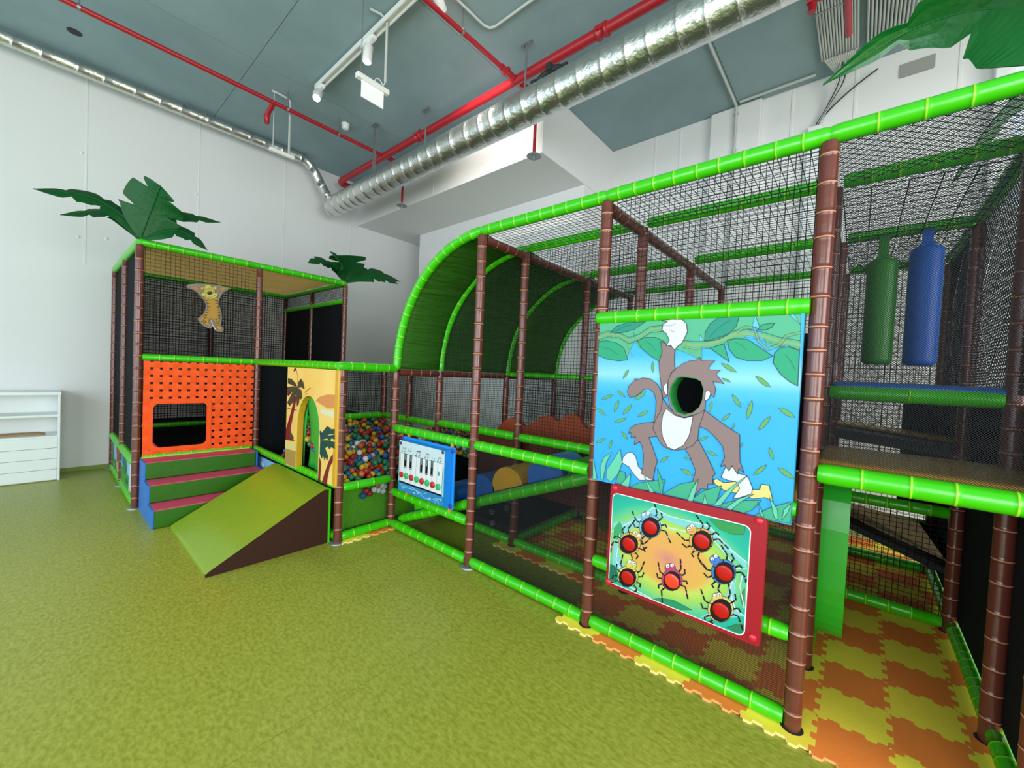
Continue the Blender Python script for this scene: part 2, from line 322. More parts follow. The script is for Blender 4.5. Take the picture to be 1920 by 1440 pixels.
ART_MONKEY = '''
1 91 191 149 1 1 -998,1807 -56,1800 -52,1647 -95,1670 -138,1662 -173,1674 -221,1799 -234,1758 -228,1749 -294,1666 -339,1679 -407,1657 -441,1667 -437,1599 -491,1628 -557,1654 -595,1634 -633,1586 -693,1641 -767,1669 -795,1756 -784,1698 -825,1612 -919,1611 -997,1671
1 47 174 130 2 2.6 -999,1702 -950,1705 -892,1693 -843,1663 -816,1597 -871,1591 -936,1599 -999,1621
1 47 174 130 2 2.6 -769,1702 -726,1718 -669,1717 -626,1696 -604,1668 -630,1648 -641,1589 -691,1620 -745,1662
1 47 174 130 3 2.6 -331,1697 -296,1703 -247,1698 -203,1665 -148,1624 -184,1603 -247,1602 -291,1617 -321,1654
1 47 174 130 3 2.6 -123,1659 -90,1664 -53,1647 -51,1498 -82,1516 -117,1549 -144,1595 -141,1635
1 42 156 134 2 2.6 -430,1692 -429,1737 -408,1778 -374,1803 -287,1802 -298,1758 -330,1722 -374,1698
1 42 156 134 2 2.6 -936,1742 -897,1782 -835,1800 -730,1800 -787,1763 -856,1747
1 47 174 130 2 2.6 -404,1660 -344,1679 -317,1595
1 106 207 232 2 1 -233,1758 -224,1805 -200,1742
1 106 207 232 2 1 -453,1725 -433,1696 -454,1693
1 106 207 232 2 1 -97,1801 -81,1802 -55,1756
2 134 183 126 4 11 -1000,1723 -944,1742 -879,1735 -814,1702 -763,1719 -699,1758 -637,1764
2 134 183 126 4 15 -532,1682 -469,1672 -408,1678 -351,1697 -297,1724 -243,1724 -190,1711 -129,1688 -53,1671
2 58 74 72 5 2 -1001,1742 -945,1760 -880,1749 -815,1719 -763,1735 -700,1774 -637,1778
2 58 74 72 5 2 -999,1706 -943,1726 -878,1720 -814,1686 -762,1702 -698,1742 -636,1747
2 58 74 72 5 2 -533,1699 -470,1692 -409,1697 -352,1716 -298,1741 -244,1742 -191,1730 -130,1706 -54,1689
2 58 74 72 5 1.2 -531,1662 -467,1653 -407,1659 -350,1679 -296,1706 -242,1706 -189,1693 -128,1669 -52,1653
2 134 183 126 5 5 -297,1730 -260,1755 -223,1746 -204,1689 -167,1653 -128,1670 -102,1710 -55,1723
2 58 74 72 6 1 -302,1736 -261,1761 -220,1751 -199,1692 -166,1660 -133,1676 -105,1716 -55,1728
2 58 74 72 6 1 -291,1724 -260,1749 -226,1740 -209,1686 -167,1646 -124,1664 -98,1704 -56,1717
2 134 183 126 5 4 -985,1732 -953,1758 -922,1715 -871,1740 -830,1699 -811,1641 -787,1616
2 134 183 126 5 4 -715,1725 -707,1767 -672,1773 -663,1734 -635,1744
2 134 183 126 5 4 -518,1707 -519,1667 -486,1641 -446,1651 -438,1680
1 47 174 130 6 2.6 -210,1742 -193,1762 -148,1768 -157,1749 -182,1737
2 44 106 88 6 1.2 -990,1671 -931,1659 -873,1626
2 44 106 88 6 1.2 -725,1697 -695,1683 -665,1648
2 44 106 88 6 1.2 -295,1684 -272,1675 -249,1647
2 44 106 88 6 1.2 -102,1630 -82,1604 -61,1562
2 44 106 88 6 1.2 -410,1711 -366,1760 -322,1790
2 44 106 88 6 1.2 -904,1752 -846,1781 -789,1788
1 112 180 104 2 1.2 -838,1494 -823,1507 -813,1522 -809,1537 -810,1546 -823,1534 -833,1518 -837,1504
1 112 180 104 2 1.2 -679,1592 -684,1574 -684,1556 -679,1541 -674,1533 -670,1551 -670,1569 -675,1583
1 112 180 104 2 1.2 -351,1589 -335,1569 -315,1555 -297,1549 -284,1548 -301,1567 -320,1581 -339,1588
1 112 180 104 2 1.2 -344,1519 -335,1509 -324,1504 -313,1502 -307,1502 -316,1511 -327,1517 -338,1519
1 112 180 104 2 1.2 -961,1371 -937,1374 -916,1382 -901,1393 -894,1402 -917,1399 -937,1391 -952,1380
1 112 180 104 2 1.2 -869,1428 -859,1412 -845,1401 -830,1396 -820,1394 -831,1409 -845,1420 -860,1426
1 112 180 104 2 1.2 -880,1305 -865,1325 -857,1346 -856,1365 -859,1377 -872,1357 -880,1336 -882,1317
1 112 180 104 2 1.2 -829,1298 -807,1312 -791,1329 -782,1346 -780,1358 -800,1345 -816,1328 -825,1310
1 112 180 104 2 1.2 -990,1317 -976,1300 -959,1289 -942,1283 -930,1282 -944,1298 -961,1310 -978,1316
1 112 180 104 2 1.2 -874,1249 -850,1252 -829,1260 -814,1271 -806,1281 -829,1277 -850,1269 -865,1258
1 112 180 104 2 1.2 -745,1295 -723,1300 -705,1311 -692,1324 -686,1334 -707,1328 -725,1317 -738,1304
1 112 180 104 2 1.2 -298,1445 -291,1423 -280,1405 -267,1394 -257,1389 -264,1410 -275,1428 -288,1440
1 112 180 104 2 1.2 -230,1337 -217,1362 -212,1388 -212,1410 -216,1424 -228,1400 -233,1374 -233,1351
1 112 180 104 2 1.2 -184,1292 -165,1308 -152,1327 -144,1346 -142,1360 -160,1345 -174,1325 -181,1306
1 112 180 104 2 1.2 -114,1400 -99,1381 -81,1369 -64,1364 -53,1365 -68,1383 -85,1395 -102,1400
1 112 180 104 2 1.2 -391,1354 -383,1369 -379,1384 -379,1398 -382,1406 -389,1392 -393,1376 -392,1363
1 112 180 104 2 1.2 -335,1316 -321,1324 -310,1336 -303,1348 -301,1357 -314,1348 -325,1337 -332,1325
1 112 180 104 2 1.2 -288,1284 -283,1292 -280,1300 -279,1308 -280,1313 -285,1305 -288,1297 -289,1289
1 112 180 104 2 1.2 -431,1211 -416,1214 -404,1220 -395,1229 -390,1236 -404,1233 -417,1226 -426,1217
1 112 180 104 2 1.2 -392,1168 -380,1157 -366,1150 -353,1149 -344,1150 -357,1161 -371,1167 -384,1169
1 112 180 104 2 1.2 -833,1204 -826,1188 -814,1175 -801,1168 -792,1166 -800,1181 -811,1194 -824,1201
1 112 180 104 2 1.2 -984,1115 -963,1122 -945,1132 -933,1144 -927,1154 -948,1147 -966,1136 -978,1124
1 112 180 104 2 1.2 -899,1098 -889,1113 -884,1130 -884,1144 -886,1152 -896,1137 -901,1120 -901,1106
1 112 180 104 2 1.2 -139,1224 -139,1205 -134,1189 -127,1177 -121,1171 -122,1189 -126,1205 -133,1217
1 112 180 104 2 1.2 -193,1089 -173,1101 -158,1117 -148,1134 -145,1146 -163,1134 -178,1118 -188,1101
1 112 180 104 2 1.2 -102,1142 -89,1122 -71,1110 -55,1105 -43,1105 -57,1123 -74,1136 -91,1141
1 112 180 104 2 1.2 -612,1070 -595,1079 -582,1091 -573,1103 -570,1112 -586,1103 -599,1092 -608,1079
1 112 180 104 2 1.2 -495,1118 -485,1112 -475,1109 -466,1109 -459,1111 -469,1117 -479,1120 -489,1120
1 112 180 104 2 1.2 -507,1059 -492,1045 -474,1037 -457,1036 -446,1038 -462,1051 -479,1059 -496,1060
1 112 180 104 2 1.2 -209,1535 -195,1513 -177,1497 -160,1488 -148,1487 -162,1508 -180,1524 -197,1532
1 112 180 104 2 1.2 -250,1206 -245,1212 -242,1219 -241,1225 -242,1229 -246,1223 -249,1216 -250,1210
1 112 180 104 2 1.2 -780,1495 -767,1490 -753,1488 -742,1489 -735,1492 -748,1497 -761,1499 -773,1498
1 112 180 104 2 1.2 -766,1381 -742,1391 -723,1405 -711,1421 -706,1433 -729,1423 -748,1409 -760,1393
1 152 128 127 7 2.6 -808,1423 -801,1454 -772,1486 -728,1503 -685,1501 -648,1475 -625,1442 -613,1394 -620,1339 -637,1282 -656,1271 -647,1322 -647,1385 -659,1426 -689,1448 -718,1443 -738,1420 -767,1400 -793,1395
1 152 128 127 7 2.6 -640,1696 -604,1675 -567,1661 -567,1601 -561,1554 -580,1533 -588,1499 -588,1424 -613,1401 -627,1476 -637,1531 -644,1586 -630,1641
1 234 234 240 8 2.6 -636,1752 -634,1781 -611,1796 -642,1802 -591,1805 -539,1802 -518,1780 -511,1740 -533,1687 -554,1670 -568,1651 -587,1673 -611,1672 -596,1702 -615,1736
2 80 80 90 9 1.3 -634,1775 -590,1773 -570,1785
2 80 80 90 9 1.3 -636,1751 -602,1753 -568,1740 -601,1743
1 234 234 240 6 2.6 -816,1034 -813,1063 -795,1088 -765,1101 -742,1083 -724,1029 -678,995 -634,975 -713,959 -744,982 -776,1019
1 152 128 127 7 2.6 -648,1277 -701,1267 -751,1251 -780,1229 -788,1199 -770,1205 -773,1176 -748,1189 -753,1142 -723,1165 -708,1139 -698,1097 -698,1033 -707,996 -641,974 -634,1038 -624,1075 -651,1140 -676,1193 -632,1205 -601,1245
1 152 128 127 8 2.6 -494,1168 -455,1194 -432,1214 -405,1173 -378,1125 -348,1067 -359,1049 -354,1015 -378,1010 -379,984 -406,984 -434,939 -446,1008 -435,1063 -463,1124
1 240 226 138 6 2.6 -355,1034 -346,1017 -302,995 -246,995 -187,985 -142,1002 -112,991 -130,1058 -160,1057 -164,1032 -195,1025 -260,1048 -309,1031 -339,1044
1 234 234 240 7 2.6 -305,1107 -322,1054 -293,1047 -260,1048 -242,1021 -268,966 -240,978 -194,1006 -192,1032 -208,1071 -224,1086 -251,1086 -261,1115
1 152 128 127 8 2.6 -435,1282 -431,1331 -410,1362 -366,1331 -318,1299 -256,1264 -248,1142 -229,1094 -250,1111 -254,1083 -279,1118 -290,1091 -310,1116 -327,1103 -311,1150 -321,1198 -355,1238 -395,1271
1 152 128 127 9 2.6 -620,1339 -613,1401 -584,1363 -545,1326 -502,1316 -456,1332 -410,1362 -419,1319 -432,1279 -433,1220 -454,1184 -491,1162 -529,1149 -568,1147 -603,1162 -633,1204 -656,1245 -645,1288
1 234 234 240 10 2.6 -593,1352 -548,1322 -502,1313 -461,1328 -466,1281 -475,1227 -498,1178 -542,1148 -576,1159 -602,1203 -614,1257 -608,1319
1 234 234 240 10 2.6 -594,1481 -604,1481 -612,1467 -612,1446 -603,1426 -590,1423
1 234 234 240 11 2.6 -411,1449 -405,1456 -393,1456 -388,1444 -392,1421 -405,1408 -413,1410
1 152 128 127 10 2 -590,1498 -576,1533 -551,1561 -520,1585 -489,1598 -461,1599 -447,1618 -441,1599 -378,1602 -402,1571 -402,1555 -352,1556 -370,1537 -333,1492 -381,1502 -367,1464 -373,1425 -396,1453 -410,1443 -409,1391 -408,1369 -426,1348 -462,1333 -502,1317 -549,1329 -577,1370 -589,1424
1 70 184 144 9 1.6 -770,907 -712,945 -580,990 -590,921
1 70 184 144 9 1.6 -583,917 -506,982 -432,1014 -452,915
1 70 184 144 11 1.6 -446,919 -394,974 -317,1017 -338,920 -379,916
1 70 184 144 9 1.6 -326,920 -266,957 -156,986 -190,933 -220,913
1 70 184 144 9 1.6 -183,906 -125,959 -44,1008 -44,915
1 111 214 180 8 1.6 -906,926 -905,979 -864,1047 -832,1108 -816,1034 -836,970 -873,918
1 70 184 144 7 1.6 -848,916 -829,987 -797,985 -791,943 -809,917
1 111 214 180 7 1.6 -997,1039 -964,914 -989,901
1 111 214 180 7 1.6 -939,919 -947,987 -929,1043 -882,1082 -911,1016 -926,914
1 111 214 180 10 1.6 -816,911 -763,989 -770,903
1 70 184 144 10 1.6 -623,1041 -585,965 -591,888 -609,967
1 111 214 180 10 1.6 -688,985 -631,913 -652,905
1 111 214 180 12 1.6 -465,908 -448,968 -420,1027 -427,973 -439,914
1 111 214 180 12 1.6 -346,918 -301,989 -213,1088 -264,1016 -317,922
1 111 214 180 12 1.6 -292,919 -245,971 -185,1007 -234,961 -272,912
1 111 214 180 12 1.6 -393,913 -387,960 -372,915
1 111 214 180 10 1.6 -169,977 -142,919 -153,916
1 111 214 180 10 1.6 -126,1008 -94,961 -89,918 -103,923
1 111 214 180 10 1.6 -76,919 -71,966 -47,1001 -56,959
'''
PTS_MONKEY_HOLE = [(-576, 1472), (-549, 1515), (-523, 1521), (-460, 1515), (-433, 1501), (-419, 1461), (-422, 1409), (-435, 1371), (-463, 1342), (-503, 1327), (-544, 1337), (-570, 1378), (-582, 1424)]
ART_BUGS = '''
1 138 216 216 1 0 -841,701 -754,732 -656,816 -622,844 -580,828 -500,813 -354,824 -191,698 -191,674 -258,717 -352,787 -498,783 -592,805 -660,759 -744,685 -815,590
1 138 216 216 1 0 -825,617 -795,655 -797,552 -712,393 -623,374 -666,374 -780,389 -832,466
1 138 216 216 1 0 -255,570 -230,616 -229,494 -195,459 -263,417 -371,377 -277,474
2 230 251 251 2 4 -842,652 -746,727 -675,769 -626,841 -540,819 -444,819 -354,824 -276,748 -191,704
2 230 251 251 2 4 -648,797 -536,759 -410,770
2 230 251 251 2 4 -191,674 -233,664 -285,720 -357,785
2 230 251 251 2 4 -232,646 -254,557 -228,482 -191,462
2 230 251 251 2 4 -795,655 -810,503 -727,387 -609,374
2 230 251 251 2 4 -205,649 -213,586 -191,499
1 58 160 85 2 1 -355,853 -322,860 -255,860 -207,860 -209,824 -252,811 -308,819
1 42 154 106 2 1.2 -595,374 -556,395 -497,409 -452,404 -407,397 -463,374 -527,374
1 42 138 92 2 1 -256,380 -219,412 -191,423 -191,385 -217,376
1 29 122 90 2 1 -842,469 -816,471 -792,429 -811,384 -842,374
1 63 174 112 2 0 -832,674 -799,720 -773,676 -801,617 -832,614
1 93 138 96 2 1 -210,544 -194,587 -191,517 -198,507
2 127 196 234 3 6 -668,742 -707,748 -733,791
2 21 19 26 4 7 -685,745 -701,747
2 21 19 26 4 7 -708,750 -717,765
2 21 19 26 4 7 -724,776 -733,791
2 127 196 234 3 6 -662,729 -711,712 -724,731
2 21 19 26 4 7 -684,721 -703,714
2 21 19 26 4 7 -712,713 -716,719
2 21 19 26 4 7 -719,724 -724,731
2 127 196 234 3 6 -654,713 -698,678 -693,662
2 21 19 26 4 7 -674,697 -691,683
2 21 19 26 4 7 -698,677 -696,671
2 21 19 26 4 7 -695,667 -693,662
2 127 196 234 3 6 -648,701 -675,657 -652,601
2 21 19 26 4 7 -660,681 -671,664
2 21 19 26 4 7 -674,654 -666,635
2 21 19 26 4 7 -660,620 -652,601
2 127 196 234 3 6 -615,776 -600,817 -616,860
2 21 19 26 4 7 -608,795 -602,811
2 21 19 26 4 7 -601,819 -606,835
2 21 19 26 4 7 -610,847 -616,860
2 127 196 234 3 6 -609,764 -573,801 -580,823
2 21 19 26 4 7 -593,781 -578,796
2 21 19 26 4 7 -573,802 -576,810
2 21 19 26 4 7 -578,816 -580,823
2 127 196 234 3 6 -602,748 -556,771 -548,759
2 21 19 26 4 7 -581,759 -563,768
2 21 19 26 4 7 -556,771 -553,766
2 21 19 26 4 7 -551,763 -548,759
2 127 196 234 3 6 -596,735 -553,739 -526,689
2 21 19 26 4 7 -577,737 -560,739
2 21 19 26 4 7 -552,737 -543,719
2 21 19 26 4 7 -536,706 -526,689
1 127 196 234 5 2 -576,756 -579,735 -587,714 -601,696 -619,684 -639,678 -658,679 -674,688 -686,704 -690,724 -688,746 -679,767 -664,785 -646,797 -626,802 -607,800 -591,791 -581,775
2 21 19 26 6 5 -632,740 -582,726
2 21 19 26 6 5 -632,740 -628,681
2 21 19 26 6 5 -632,740 -679,695
2 21 19 26 6 5 -632,740 -684,755
2 21 19 26 6 5 -632,740 -637,799
2 21 19 26 6 5 -632,740 -587,784
1 127 196 234 6 1.6 -626,794 -628,785 -632,777 -639,769 -648,764 -658,761 -667,761 -675,765 -680,771 -682,779 -681,788 -677,797 -669,805 -660,810 -651,812 -641,812 -634,808 -629,802
1 21 19 26 7 0 -582,749 -584,731 -591,712 -604,697 -619,686 -636,681 -652,682 -666,690 -675,704 -679,721 -677,741 -670,759 -657,775 -642,785 -625,790 -609,788 -595,780 -586,766
1 255 255 255 8 1 -636,809 -638,804 -641,799 -646,797 -652,796 -656,799 -657,803 -656,809 -653,813 -647,816 -642,816 -638,813
1 16 16 16 9 0 -642,805 -643,803 -645,801 -647,802 -648,804 -648,806 -645,808 -643,807
1 255 255 255 8 1 -658,795 -659,790 -663,785 -668,783 -674,782 -678,785 -679,789 -678,795 -675,799 -669,802 -664,802 -660,800
1 16 16 16 9 0 -664,791 -665,789 -667,787 -669,788 -670,790 -670,792 -667,794 -665,793
2 122 48 48 8 1.4 -662,776 -653,774 -644,782
2 184 134 90 3 6 -745,654 -750,695 -717,747
2 21 19 26 4 7 -747,673 -749,689
2 21 19 26 4 7 -748,698 -736,716
2 21 19 26 4 7 -728,729 -717,747
2 184 134 90 3 6 -755,640 -785,674 -770,699
2 21 19 26 4 7 -769,655 -780,669
2 21 19 26 4 7 -784,675 -779,684
2 21 19 26 4 7 -775,690 -770,699
2 184 134 90 3 6 -769,621 -814,637 -829,621
2 21 19 26 4 7 -789,628 -807,635
2 21 19 26 4 7 -815,636 -820,631
2 21 19 26 4 7 -824,627 -829,621
2 184 134 90 3 6 -779,606 -829,600 -842,535
2 21 19 26 4 7 -801,603 -821,601
2 21 19 26 4 7 -831,597 -842,574
2 21 19 26 4 7 -842,558 -842,535
2 184 134 90 3 6 -699,628 -657,642 -620,690
2 21 19 26 4 7 -680,635 -663,640
2 21 19 26 4 7 -655,645 -642,661
2 21 19 26 4 7 -633,673 -620,690
2 184 134 90 3 6 -709,614 -664,606 -645,628
2 21 19 26 4 7 -688,610 -670,607
2 21 19 26 4 7 -663,607 -656,615
2 21 19 26 4 7 -652,620 -645,628
2 184 134 90 3 6 -722,595 -687,568 -696,550
2 21 19 26 4 7 -706,583 -692,572
2 21 19 26 4 7 -687,567 -691,561
2 21 19 26 4 7 -693,556 -696,550
2 184 134 90 3 6 -732,580 -717,541 -758,474
2 21 19 26 4 7 -725,562 -719,546
2 21 19 26 4 7 -719,537 -733,514
2 21 19 26 4 7 -744,497 -758,474
1 238 194 90 5 2 -677,638 -680,617 -689,596 -704,578 -723,565 -745,558 -765,558 -782,566 -794,580 -799,599 -797,621 -787,642 -771,660 -751,673 -730,680 -710,678 -693,670 -682,656
2 21 19 26 6 5 -737,619 -684,608
2 21 19 26 6 5 -737,619 -733,562
2 21 19 26 6 5 -737,619 -788,572
2 21 19 26 6 5 -737,619 -792,630
2 21 19 26 6 5 -737,619 -742,676
2 21 19 26 6 5 -737,619 -688,664
1 238 194 90 6 1.6 -675,675 -676,666 -681,657 -688,649 -697,643 -707,640 -717,640 -725,644 -731,650 -733,658 -732,667 -727,676 -720,684 -710,690 -700,693 -691,693 -683,689 -677,683
1 21 19 26 7 0 -690,630 -692,611 -700,593 -713,578 -729,566 -747,560 -765,560 -780,567 -790,580 -794,597 -792,616 -783,634 -770,650 -753,661 -735,667 -718,666 -703,659 -694,646
1 255 255 255 8 1 -678,678 -680,673 -683,668 -689,665 -694,665 -698,667 -700,671 -699,677 -695,682 -690,684 -684,685 -680,682
1 16 16 16 9 0 -684,674 -685,672 -687,670 -690,670 -691,672 -690,675 -688,676 -685,676
1 255 255 255 8 1 -697,689 -698,683 -702,679 -707,676 -713,675 -717,678 -719,682 -718,688 -714,692 -709,695 -703,696 -699,693
1 16 16 16 9 0 -703,685 -704,682 -706,681 -709,681 -710,683 -709,685 -707,687 -704,687
2 122 48 48 8 1.4 -712,656 -703,654 -693,663
2 184 134 90 3 6 -419,731 -458,721 -498,747
2 21 19 26 4 7 -437,727 -452,723
2 21 19 26 4 7 -460,722 -474,731
2 21 19 26 4 7 -484,738 -498,747
2 184 134 90 3 6 -409,723 -449,689 -468,700
2 21 19 26 4 7 -427,708 -443,694
2 21 19 26 4 7 -450,689 -457,693
2 21 19 26 4 7 -461,696 -468,700
2 184 134 90 3 6 -397,713 -425,666 -415,654
2 21 19 26 4 7 -409,692 -420,673
2 21 19 26 4 7 -424,665 -421,661
2 21 19 26 4 7 -418,658 -415,654
2 184 134 90 3 6 -386,704 -396,658 -356,620
2 21 19 26 4 7 -391,683 -395,665
2 21 19 26 4 7 -394,656 -380,642
2 21 19 26 4 7 -370,633 -356,620
2 184 134 90 3 6 -382,782 -381,822 -413,856
2 21 19 26 4 7 -382,800 -381,816
2 21 19 26 4 7 -383,824 -394,836
2 21 19 26 4 7 -402,844 -413,856
2 184 134 90 3 6 -372,773 -351,820 -365,836
2 21 19 26 4 7 -362,794 -354,813
2 21 19 26 4 7 -351,821 -356,826
2 21 19 26 4 7 -360,830 -365,836
2 184 134 90 3 6 -359,763 -325,801 -312,793
2 21 19 26 4 7 -344,780 -330,795
2 21 19 26 4 7 -324,800 -320,798
2 21 19 26 4 7 -317,796 -312,793
2 184 134 90 3 6 -350,754 -311,774 -269,742
2 21 19 26 4 7 -332,763 -317,771
2 21 19 26 4 7 -309,773 -294,761
2 21 19 26 4 7 -283,753 -269,742
1 240 179 92 5 2 -333,760 -335,739 -343,719 -356,702 -373,689 -391,683 -409,685 -424,693 -434,708 -439,727 -437,748 -428,769 -414,786 -397,798 -379,804 -361,802 -347,793 -337,778
2 21 19 26 6 5 -385,744 -338,730
2 21 19 26 6 5 -385,744 -381,687
2 21 19 26 6 5 -385,744 -428,699
2 21 19 26 6 5 -385,744 -433,757
2 21 19 26 6 5 -385,744 -389,801
2 21 19 26 6 5 -385,744 -343,787
1 240 179 92 6 1.6 -406,789 -407,781 -411,772 -417,765 -425,760 -433,758 -442,758 -448,761 -453,767 -455,775 -454,783 -450,791 -444,798 -436,803 -428,806 -420,805 -413,802 -408,796
1 21 19 26 7 0 -337,755 -339,737 -346,719 -357,704 -371,693 -387,688 -402,689 -415,697 -424,710 -427,727 -425,745 -418,763 -407,779 -392,789 -377,794 -362,792 -349,784 -341,771
1 255 255 255 8 1 -420,803 -421,799 -424,794 -428,792 -433,792 -436,794 -438,798 -437,803 -434,807 -429,810 -425,810 -421,807
1 16 16 16 9 0 -425,800 -425,798 -427,796 -429,797 -430,798 -429,801 -427,802 -426,802
1 255 255 255 8 1 -434,784 -435,780 -438,775 -443,773 -447,773 -451,775 -452,779 -451,784 -448,788 -444,791 -439,791 -436,789
1 16 16 16 9 0 -439,781 -440,779 -442,777 -444,778 -445,779 -444,782 -442,783 -440,783
2 122 48 48 8 1.4 -437,772 -430,770 -422,778
2 184 134 90 3 6 -760,461 -781,489 -772,544
2 21 19 26 4 7 -769,474 -778,485
2 21 19 26 4 7 -781,492 -778,511
2 21 19 26 4 7 -775,525 -772,544
2 184 134 90 3 6 -763,446 -806,456 -803,482
2 21 19 26 4 7 -783,450 -800,455
2 21 19 26 4 7 -806,458 -805,467
2 21 19 26 4 7 -804,473 -803,482
2 184 134 90 3 6 -768,426 -819,415 -826,397
2 21 19 26 4 7 -791,421 -811,417
2 21 19 26 4 7 -819,415 -822,408
2 21 19 26 4 7 -824,403 -826,397
2 184 134 90 3 6 -772,410 -817,382 -838,374
2 21 19 26 4 7 -792,397 -810,386
2 21 19 26 4 7 -818,378 -825,374
2 21 19 26 4 7 -830,374 -838,374
2 184 134 90 3 6 -704,465 -669,495 -653,548
2 21 19 26 4 7 -688,478 -674,490
2 21 19 26 4 7 -669,498 -663,516
2 21 19 26 4 7 -659,529 -653,548
2 184 134 90 3 6 -707,449 -661,465 -652,490
2 21 19 26 4 7 -686,457 -668,463
2 21 19 26 4 7 -660,467 -657,475
2 21 19 26 4 7 -655,482 -652,490
2 184 134 90 3 6 -712,430 -667,427 -669,409
2 21 19 26 4 7 -692,428 -674,427
2 21 19 26 4 7 -667,426 -668,420
2 21 19 26 4 7 -668,416 -669,409
2 184 134 90 3 6 -716,414 -685,393 -697,374
2 21 19 26 4 7 -702,405 -689,396
2 21 19 26 4 7 -685,390 -690,374
2 21 19 26 4 7 -693,374 -697,374
1 232 216 96 5 2 -680,461 -683,440 -691,420 -706,402 -724,388 -744,380 -763,380 -780,386 -791,400 -796,418 -793,439 -784,460 -769,478 -750,492 -730,499 -711,499 -695,492 -685,478
2 21 19 26 6 5 -737,440 -686,432
2 21 19 26 6 5 -737,440 -733,385
2 21 19 26 6 5 -737,440 -785,392
2 21 19 26 6 5 -737,440 -789,448
2 21 19 26 6 5 -737,440 -741,495
2 21 19 26 6 5 -737,440 -691,486
1 232 216 96 6 1.6 -692,517 -693,508 -698,499 -705,490 -714,484 -724,480 -734,480 -742,483 -748,489 -750,497 -749,506 -744,516 -737,524 -727,530 -717,534 -707,534 -699,531 -694,525
1 21 19 26 7 0 -690,452 -692,434 -699,416 -712,400 -727,388 -744,381 -761,381 -775,387 -784,399 -789,415 -786,433 -778,452 -766,468 -750,480 -733,486 -716,485 -703,479 -694,467
1 255 255 255 8 1 -696,526 -697,521 -701,516 -706,512 -712,512 -716,514 -718,519 -717,524 -713,529 -707,532 -702,533 -698,530
1 16 16 16 9 0 -702,522 -703,519 -705,518 -708,518 -709,520 -708,522 -706,524 -703,524
1 255 255 255 8 1 -720,525 -721,520 -725,515 -731,511 -736,511 -740,513 -742,517 -741,523 -737,528 -732,531 -726,532 -722,529
1 16 16 16 9 0 -726,521 -727,518 -729,516 -732,517 -733,518 -732,521 -730,523 -727,523
2 122 48 48 8 1.4 -729,496 -720,494 -710,504
2 194 74 122 3 6 -537,514 -568,524 -581,568
2 21 19 26 4 7 -551,518 -563,523
2 21 19 26 4 7 -569,526 -573,542
2 21 19 26 4 7 -577,552 -581,568
2 194 74 122 3 6 -535,501 -578,490 -585,510
2 21 19 26 4 7 -554,496 -571,492
2 21 19 26 4 7 -578,491 -581,498
2 21 19 26 4 7 -582,503 -585,510
2 194 74 122 3 6 -531,484 -573,456 -572,440
2 21 19 26 4 7 -550,472 -567,460
2 21 19 26 4 7 -573,455 -573,450
2 21 19 26 4 7 -572,446 -572,440
2 194 74 122 3 6 -528,471 -558,433 -549,376
2 21 19 26 4 7 -542,454 -553,439
2 21 19 26 4 7 -557,431 -554,411
2 21 19 26 4 7 -552,396 -549,376
2 194 74 122 3 6 -488,539 -469,575 -474,621
2 21 19 26 4 7 -479,556 -472,570
2 21 19 26 4 7 -469,578 -471,594
2 21 19 26 4 7 -472,605 -474,621
2 194 74 122 3 6 -486,526 -450,558 -451,579
2 21 19 26 4 7 -469,541 -455,553
2 21 19 26 4 7 -450,559 -450,566
2 21 19 26 4 7 -451,572 -451,579
2 194 74 122 3 6 -482,511 -441,527 -436,514
2 21 19 26 4 7 -464,518 -447,524
2 21 19 26 4 7 -441,526 -439,522
2 21 19 26 4 7 -438,518 -436,514
2 194 74 122 3 6 -480,498 -444,496 -430,444
2 21 19 26 4 7 -463,497 -449,496
2 21 19 26 4 7 -443,493 -438,475
2 21 19 26 4 7 -435,462 -430,444
1 194 74 122 5 2 -459,526 -461,506 -469,487 -481,470 -497,457 -514,450 -531,450 -545,457 -555,471 -559,488 -557,508 -549,528 -536,545 -520,558 -503,564 -486,563 -473,556 -463,543
2 21 19 26 6 5 -509,507 -465,498
2 21 19 26 6 5 -509,507 -504,454
2 21 19 26 6 5 -509,507 -550,463
2 21 19 26 6 5 -509,507 -554,517
2 21 19 26 6 5 -509,507 -513,560
2 21 19 26 6 5 -509,507 -469,550
1 194 74 122 6 1.6 -494,571 -496,562 -500,554 -506,546 -514,540 -523,537 -532,537 -539,539 -544,545 -546,553 -545,561 -541,570 -534,578 -526,584 -517,587 -508,587 -501,584 -496,578
1 21 19 26 7 0 -466,518 -467,501 -474,484 -484,469 -498,458 -512,452 -527,453 -539,459 -547,471 -551,486 -549,504 -542,521 -531,536 -518,547 -503,552 -489,551 -477,545 -469,533
1 255 255 255 8 1 -502,583 -503,578 -506,574 -511,571 -516,570 -519,573 -521,577 -520,582 -516,586 -512,589 -507,590 -503,588
1 16 16 16 9 0 -507,580 -508,577 -510,576 -512,576 -513,578 -512,580 -510,581 -508,581
1 255 255 255 8 1 -523,573 -524,567 -527,563 -532,560 -537,559 -541,562 -542,566 -541,571 -538,576 -533,578 -528,579 -525,577
1 16 16 16 9 0 -528,569 -529,566 -531,565 -533,565 -534,567 -533,569 -531,571 -529,570
2 122 48 48 8 1.4 -527,551 -519,550 -511,558
2 74 134 216 3 6 -315,620 -352,613 -387,643
2 21 19 26 4 7 -332,616 -347,614
2 21 19 26 4 7 -354,614 -366,625
2 21 19 26 4 7 -375,632 -387,643
2 74 134 216 3 6 -307,610 -347,579 -364,592
2 21 19 26 4 7 -325,596 -341,583
2 21 19 26 4 7 -348,579 -354,584
2 21 19 26 4 7 -358,587 -364,592
2 74 134 216 3 6 -296,598 -327,552 -319,540
2 21 19 26 4 7 -310,578 -322,559
2 21 19 26 4 7 -327,552 -324,547
